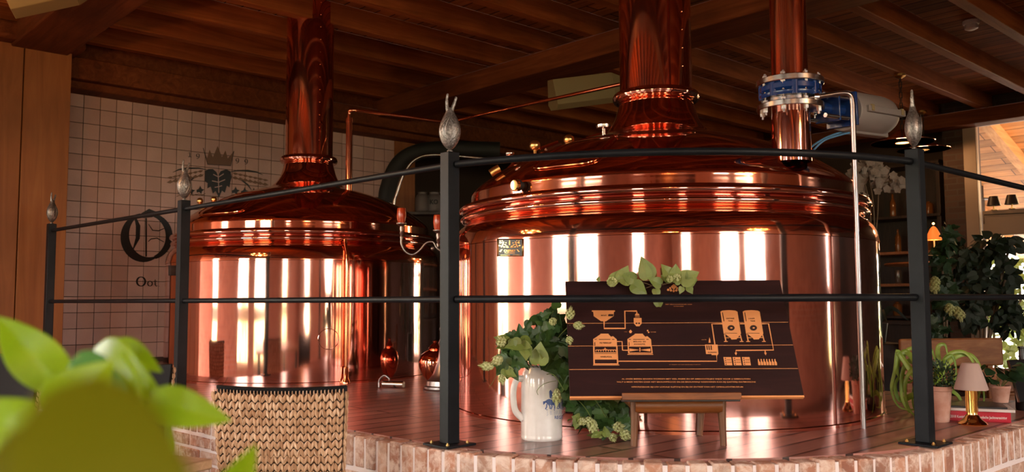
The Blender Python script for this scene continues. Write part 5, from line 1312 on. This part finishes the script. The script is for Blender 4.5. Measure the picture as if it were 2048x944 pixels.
# black arched duct and thin steel arc behind the tiled wall's end
ad_ = 9.0
tag(MB().tube(crom([atd(772, 700, ad_), atd(772, 430, ad_), atd(778, 370, ad_), atd(800, 325, ad_), atd(840, 303, ad_), atd(900, 298, ad_), atd(1000, 300, ad_)], 8), .085, 20).build('black_duct', 'black_matte'), 'thick black arched duct at the right end of the tiled wall', 'duct')
tag(MB().tube(crom([atd(786, 700, ad_-.3), atd(786, 440, ad_-.3), atd(794, 385, ad_-.3), atd(812, 340, ad_-.3), atd(838, 315, ad_-.3), atd(882, 310, ad_-.3), atd(980, 318, ad_-.3)], 8), .016, 12).build('steel_tube', 'steel'), 'thin arched steel tube in front of the black duct', 'pipe')
jd = atd(862, 425, 9.2)
for i, (px, lab) in enumerate(((845, 'white storage jar on the dark shelf behind, nearer the duct'), (868, 'white storage jar with black letters on the dark shelf behind'))):
    p = atd(px, 424, 9.2); t = thing('white_jar', lab, 'jar', tuple(p)); MB().lathe([(0, 0), (.07, 0), (.078, .02), (.078, .15), (.06, .18), (.05, .19), (.05, .21), (0, .215)], seg=28).build('jar_body', 'dim_jar', t)
    if i: D_ = MB(); put_text(D_, 'KO', lambda x, y: oncyl(x, y, (p.x, p.y), .080), 860, 408, 876, 9, .03); D_.build('jar_lettering', 'black_matte', t, world=True, smooth=False)
tag(MB().box(tuple(jd+Vector((0, .02, -.015))), (.7, .24, .03)).build('wall_shelf', 'dark_wood', bevel=.003), 'dark wall shelf carrying the white jars', 'shelf')
# annex: added unseen lamp brightens the roof; other lamps seen through the right window
al = thing('annex_fill_lamp', 'added lamp out of view that brightens the timber annex roof beyond the right window', 'lamp', tuple(W(UR+2.2, 2.6, 3.05)))
MB().lathe([(.16, -.1), (.165, -.09), (.08, 0), (.02, .03), (.02, .25), (0, .25), (0, .02), (.07, -.01), (.155, -.1)], seg=28).build('lamp_shade', 'black_matte', al)
MB().ball((0, 0, -.09), .05).build('bulb', 'candle_glow', al)
l = bpy.data.lights.new('lamp_light', 'POINT'); l.energy = 32; l.color = (1, .62, .30); l.shadow_soft_size = .1; o_ = bpy.data.objects.new('lamp_light', l); S.collection.objects.link(o_); o_.parent = al; o_.location = (0, 0, -.3)
aw = thing('floor_lamp', 'slim floor lamp with flat discs seen through the upper right window', 'floor lamp', tuple(Vector((atd(1965, 400, 13).x, 13, 0))))
zt_f = atd(1965, 335, 13).z
MB().lathe([(0, 0), (.2, 0), (.2, .02), (.03, .04), (.03, zt_f-.5), (.10, zt_f-.49), (.10, zt_f-.47), (.02, zt_f-.46), (.02, zt_f), (.17, zt_f+.01), (.17, zt_f+.03), (0, zt_f+.04)], seg=24).build('lamp_column', 'dark_wood', aw)
for px, lab in ((1988, 'dark little lamp shade on the window ledge, left of two'), (2024, 'dark little lamp shade on the window ledge, right of two')):
    p = atu(px, 417, UR-.02); p.z = tr1+.001; t = thing('ledge_lamp', lab, 'lamp', tuple(p))
    MB().lathe([(.072, .05), (.045, .155), (0, .156), (0, .152), (.042, .15), (.068, .05)], seg=24).build('lamp_shade', 'dark_wood', t)
    MB().lathe([(0, 0), (.035, 0), (.035, .006), (.008, .012), (.008, .12), (0, .12)], seg=16).build('lamp_base', 'brass', t)
# letter decoration on the transom
T3 = MB(); stroke(T3, lambda x, y: atu(x, y, UR-.025), [(1968, 448), (1968, 430), (2048, 426)], 2); T3.build('transom_line', 'black_matte', smooth=False)['kind'] = 'structure'

# ------------------------------------------------------------ foreground: chairs, table, pothos
def chair(lab, loc, rz, group='woven dining chairs'):
    c = thing('dining_chair', lab, 'chair', loc, rz, group)
    Wt, Wb, zt, zb = .235, .205, .885, .42
    def back_pt(s, t, o=0):
        """s -1..1 across, t 0..1 from bottom to top, outer face"""
        wd = Wb+(Wt-Wb)*t; x = s*wd; z = zb+(zt-zb)*t - .007*(1-s*s)*(t > .5)*t
        y = -.02 - .055*t + .020*(s*s)
        return Vector((x, y-o, z))
    def shell(b, o, n=20, m_=8, th=.0, s_=1.0, t1=1.):
        g1 = [[b.bm.verts.new(back_pt(-s_+2*s_*i/n, t1*j/m_, o)) for j in range(m_+1)] for i in range(n+1)]
        g2 = [[b.bm.verts.new(back_pt(-s_+2*s_*i/n, t1*j/m_, o-th)) for j in range(m_+1)] for i in range(n+1)]
        for i in range(n):
            for j in range(m_): b.bm.faces.new((g1[i][j], g1[i+1][j], g1[i+1][j+1], g1[i][j+1])); b.bm.faces.new((g2[i][j], g2[i][j+1], g2[i+1][j+1], g2[i+1][j]))
            b.bm.faces.new((g1[i][m_], g1[i+1][m_], g2[i+1][m_], g2[i][m_])); b.bm.faces.new((g1[i][0], g2[i][0], g2[i+1][0], g1[i+1][0]))
        for j in range(m_): b.bm.faces.new((g1[0][j], g1[0][j+1], g2[0][j+1], g2[0][j])); b.bm.faces.new((g1[n][j], g2[n][j], g2[n][j+1], g1[n][j+1]))
    b = MB(); shell(b, 0, th=.028); b.build('backrest', 'weave_back', c)
    b = MB(); shell(b, -.030, th=.018, s_=.99, t1=1.045); b.build('back_pad', 'black_leather', c, bevel=.004)
    w_ = MB(); cols, rows = 38, 17
    rs = random.Random(2)
    def strand(P, d_, L, r1, r2, nn):
        d_ = d_.normalized(); s1 = d_.cross(nn).normalized(); n1 = nn.normalized(); rings = []
        for k in range(6):
            f = k/5; rr = sin(pi*(.06+.88*f)); p = P+d_*L*(f-.5)
            rings.append([w_.bm.verts.new(p+s1*cos(2*pi*q/7)*r1*rr+n1*sin(2*pi*q/7)*r2*rr) for q in range(7)])
        for A2, B2 in zip(rings, rings[1:]):
            for q in range(7): w_.bm.faces.new((A2[q], A2[(q+1) % 7], B2[(q+1) % 7], B2[q]))
        w_.bm.faces.new(rings[0][::-1]); w_.bm.faces.new(rings[-1])
    for j in range(rows):
        t = (j+.5)/rows
        for i in range(cols):
            s = -1+2*(i+.5)/cols; P = back_pt(s, t, .004); lean = (.30 if i % 2 else -.30)+rs.uniform(-.12, .12)
            strand(P, Vector((lean, -.02, 1)), .031+rs.uniform(-.002, .002), .0066, .0075, Vector((s*.15, -1, 0)))
        for s_ in (-1, 1):       # wrapped sides
            for y_ in (.010, .022): strand(back_pt(s_, t, -y_)+Vector((s_*.004, 0, 0)), Vector((0, .35*(1 if y_ > .015 else -1), 1)), .034, .0065, .0065, Vector((s_, 0, 0)))
    for i in range(cols):
        s = -1+2*(i+.5)/cols; strand(back_pt(s, 1.0, -.003)+Vector((0, 0, .001)), Vector((.25, -.5, .9)), .026, .0072, .0065, Vector((0, -.6, .8)))
    w_.build('woven_shell', 'seagrass', c)
    MB().box((0, .19, .44), (.43, .42, .05)).build('seat', 'black_leather', c, bevel=.015)
    MB().box((0, .19, .40), (.42, .41, .03)).build('seat_frame', 'dark_wood', c, bevel=.004)
    for sx in (-1, 1):
        for yy in (0.0, .37): MB().tube([(sx*.185, yy, 0), (sx*.18, yy+.005, .40)], [.016, .021], 10).build('leg', 'dark_wood', c)
    return c
pA = atd(556, 785, 3.02)
ch1 = chair('woven seagrass dining chair seen from behind, in front of the brick deck edge', (pA.x, pA.y+.07, 0), R(-4))
ch2 = copy_tree(ch1); ch2['label'] = 'dining chair at the far left with black padded front and woven side edge'
pB = atd(20, 705, 5.0); ch2.location = (pB.x+.0, pB.y, 0); ch2.rotation_euler = (0, 0, R(180-22)); ch2.scale = (1, 1, 1)
ch3 = copy_tree(ch1); ch3['label'] = 'black padded dining chair mostly hidden behind the green foreground leaves'
pC = atd(240, 735, 4.1); ch3.location = (pC.x, pC.y, 0); ch3.rotation_euler = (0, 0, R(180+4))
# table carrying the pothos
tq = atz(395, 917, .75); t0_ = atz(20, 878, .75)
ed = Vector((tq.x-t0_.x, tq.y-t0_.y, 0)).normalized(); qn = Vector((ed.y, -ed.x, 0))
far_r = Vector((atz(426, 917, .75).x, atz(426, 917, .75).y, 0)); tb2 = thing('dining_table', 'light wooden dining table under the foreground plant at lower left', 'table', tuple(far_r), math.atan2(ed.y, ed.x))
MB().box((-1.0, -.95, .735), (2.0, 1.9, .03)).build('table_top', 'table_wood', tb2, bevel=.006)
for x_ in (-1.85, -.15):
    for y_ in (-.15, -1.75): MB().box((x_, y_, .36), (.07, .07, .72)).build('leg', 'dark_wood', tb2, bevel=.004)
# pothos
pt = atd(150, 944, .62); pot = thing('pothos_plant', 'big bright green leafy plant out of focus in the left foreground', 'plant', (pt.x, pt.y, .751))
MB().lathe([(0, 0), (.055, 0), (.075, .14), (.078, .145), (.078, .16), (.07, .16), (.068, .14), (0, .135)], seg=36).build('plant_pot', 'terracotta', pot)
pcz = Vector((pt.x, pt.y, .89))
def bigleaf(mb, base, tip, width, up, arch=.12, fold=.25, n=14, m_=8, blunt=.9):
    """heart shaped leaf surface from base to tip (3-D points), broad side along width vector"""
    base, tip = Vector(base), Vector(tip); L = (tip-base); wv = Vector(width); up = Vector(up).normalized(); g = []
    for i in range(n+1):
        t = i/n; w_ = (sin(pi*min(1, t*.93+.07)**.72))**blunt if t < 1 else 0
        c = base+L*t+up*L.length*arch*sin(pi*t)
        g.append([mb.bm.verts.new(c+wv*w_*s+up*wv.length*fold*(abs(s)*w_)) for s in [-1+2*j/m_ for j in range(m_+1)]])
    for i in range(n):
        for j in range(m_): mb.bm.faces.new((g[i][j], g[i+1][j], g[i+1][j+1], g[i][j+1]))
def L_(name, m, items, lab=None):
    b = MB()
    for (bx_, by, tx, ty, wx, wy, d0, d1, ar, fo) in items:
        p = atd(bx_, by, d0); q_ = atd(tx, ty, d1); c = p.lerp(q_, .5); sc_ = (d0+d1)/2/F
        wv = RIGHT*(wx*sc_)+UPV*(-wy*sc_)+Vector((0, .35*sqrt(wx*wx+wy*wy)*sc_, 0)); up = wv.cross(q_-p); up = up if up.y < 0 else -up
        bigleaf(b, p, q_, wv, up, ar, fo, blunt=.42 if m == 'pothos_dark' else .9)
    o_ = b.build(name, m, pot, world=True, thick=.0008, subd=1)
    if lab: o_['label'] = lab
L_('leaf', 'pothos_leaf', [(130, 775, -4, 632, 36, -30, .66, .66, .10, .25)])
L_('leaf', 'pothos_leaf', [(108, 770, 45, 655, 14, 14, .68, .68, .05, .2)])
L_('leaf', 'pothos_leaf', [(172, 725, 330, 800, 36, -52, .70, .64, .12, .25)])
L_('leaf', 'pothos_leaf', [(215, 690, 325, 745, 22, -22, .72, .70, .10, .2)])
L_('leaf', 'pothos_cool', [(228, 738, 112, 800, 34, 50, .62, .58, .12, .2)], 'glossy cool green leaf')
L_('leaf', 'pothos_cool', [(200, 800, 270, 842, 30, -34, .66, .62, .10, .2)])
L_('leaf', 'pothos_leaf', [(300, 800, 464, 842, 6, -38, .64, .64, .06, .2)])
L_('leaf', 'pothos_leaf', [(335, 840, 270, 770, 34, 22, .68, .66, .08, .2)])
L_('leaf', 'pothos_leaf', [(100, 830, 225, 720, 40, 34, .56, .58, .10, .2)])
L_('leaf', 'pothos_dark', [(200, 1230, 190, 745, 165, 6, .165, .19, .08, .1)], 'very blurred olive leaf close to the lens')
L_('leaf', 'pothos_leaf', [(-60, 900, 66, 800, 40, 56, .48, .50, .12, .2)])
L_('leaf', 'pothos_dark', [(20, 1100, 60, 850, 60, 10, .26, .28, .10, .2)])
L_('leaf', 'pothos_dark', [(330, 1150, 250, 820, 95, -20, .24, .24, .10, .2)])
L_('leaf', 'pothos_cool', [(-10, 985, 20, 885, 26, 6, .60, .60, .08, .2)])
L_('leaf', 'pothos_leaf', [(440, 1010, 512, 888, 32, 14, .52, .50, .06, .3)])
b = MB()
for pts_ in ([(150, 990), (280, 900), (285, 840), (276, 760), (245, 706)], [(150, 990), (330, 920), (340, 860), (336, 800)], [(150, 990), (90, 860), (95, 800), (120, 765)], [(150, 990), (200, 880), (225, 740)], [(180, 990), (420, 1010), (450, 1000)], [(150, 990), (40, 960), (-40, 900)]):
    b.tube(crom([atd(x, y, .64) for x, y in pts_], 6), .0026, 8)
b.build('stems', 'pothos_leaf', pot, world=True)

random.seed(77)
hg = thing('garden_hedge', 'sunlit green hedge outdoors beyond the right window', 'hedge', tuple(W(UR+3.0, 4.6, -.05)))
b = MB(); b2 = MB()
for i in range(2600):
    c = W(UR+3.0+random.uniform(-.4, .3), 4.6+random.uniform(-2.2, 2.6), random.uniform(.0, 1.75)); leaf(b, c, rnd(1)+Vector((0, 0, .2)), -U+rnd(.7), .10, 'heart')
b.build('foliage', 'hop_leaf_pale', hg, world=True, smooth=False)
for i in range(12):
    c = W(UR+3.0, 2.6+i*.36, -.05); b2.tube([c, c+Vector((0, 0, 1.5))], .02, 6)
b2.build('stems', 'stem_brown', hg, world=True)

# ------------------------------------------------------------ chandeliers over the dining area (seen only as reflections)
def chandelier(loc, lab, n=10, r_=.34):
    t = thing('ring_chandelier', lab, 'chandelier', (loc[0], loc[1], 3.30)); z = loc[2]-3.30
    pts_ = [(r_*cos(2*pi*k/32), r_*sin(2*pi*k/32), z) for k in range(33)]; MB().tube(pts_, .012, 8, caps=False).build('ring', 'black_paint', t)
    MB().tube([(0, 0, 0), (0, 0, z+.3)], .006, 8).build('rod', 'black_paint', t)
    for k in range(3): a = 2*pi*k/3; MB().tube([(0, 0, z+.3), (r_*cos(a), r_*sin(a), z)], .004, 6).build('hanger', 'black_paint', t)
    for k in range(n): a = 2*pi*k/n; MB().ball((r_*cos(a), r_*sin(a), z+.035), .02, seg=10).build('bulb', 'bulb_warm', t)
    l = bpy.data.lights.new('lamp_light', 'POINT'); l.energy = 22; l.color = (1, .48, .17); l.shadow_soft_size = .025; o_ = bpy.data.objects.new('lamp_light', l); S.collection.objects.link(o_); o_.parent = t; o_.location = (0, 0, z-.02)
chandelier((-2.7, 3.3, 2.45), 'black ring chandelier with warm bulbs over the tables left of the frame')
chandelier((3.3, .9, 2.5), 'black ring chandelier with warm bulbs over the tables right of the frame')
chandelier((.3, -2.2, 2.5), 'black ring chandelier with warm bulbs behind the viewpoint')
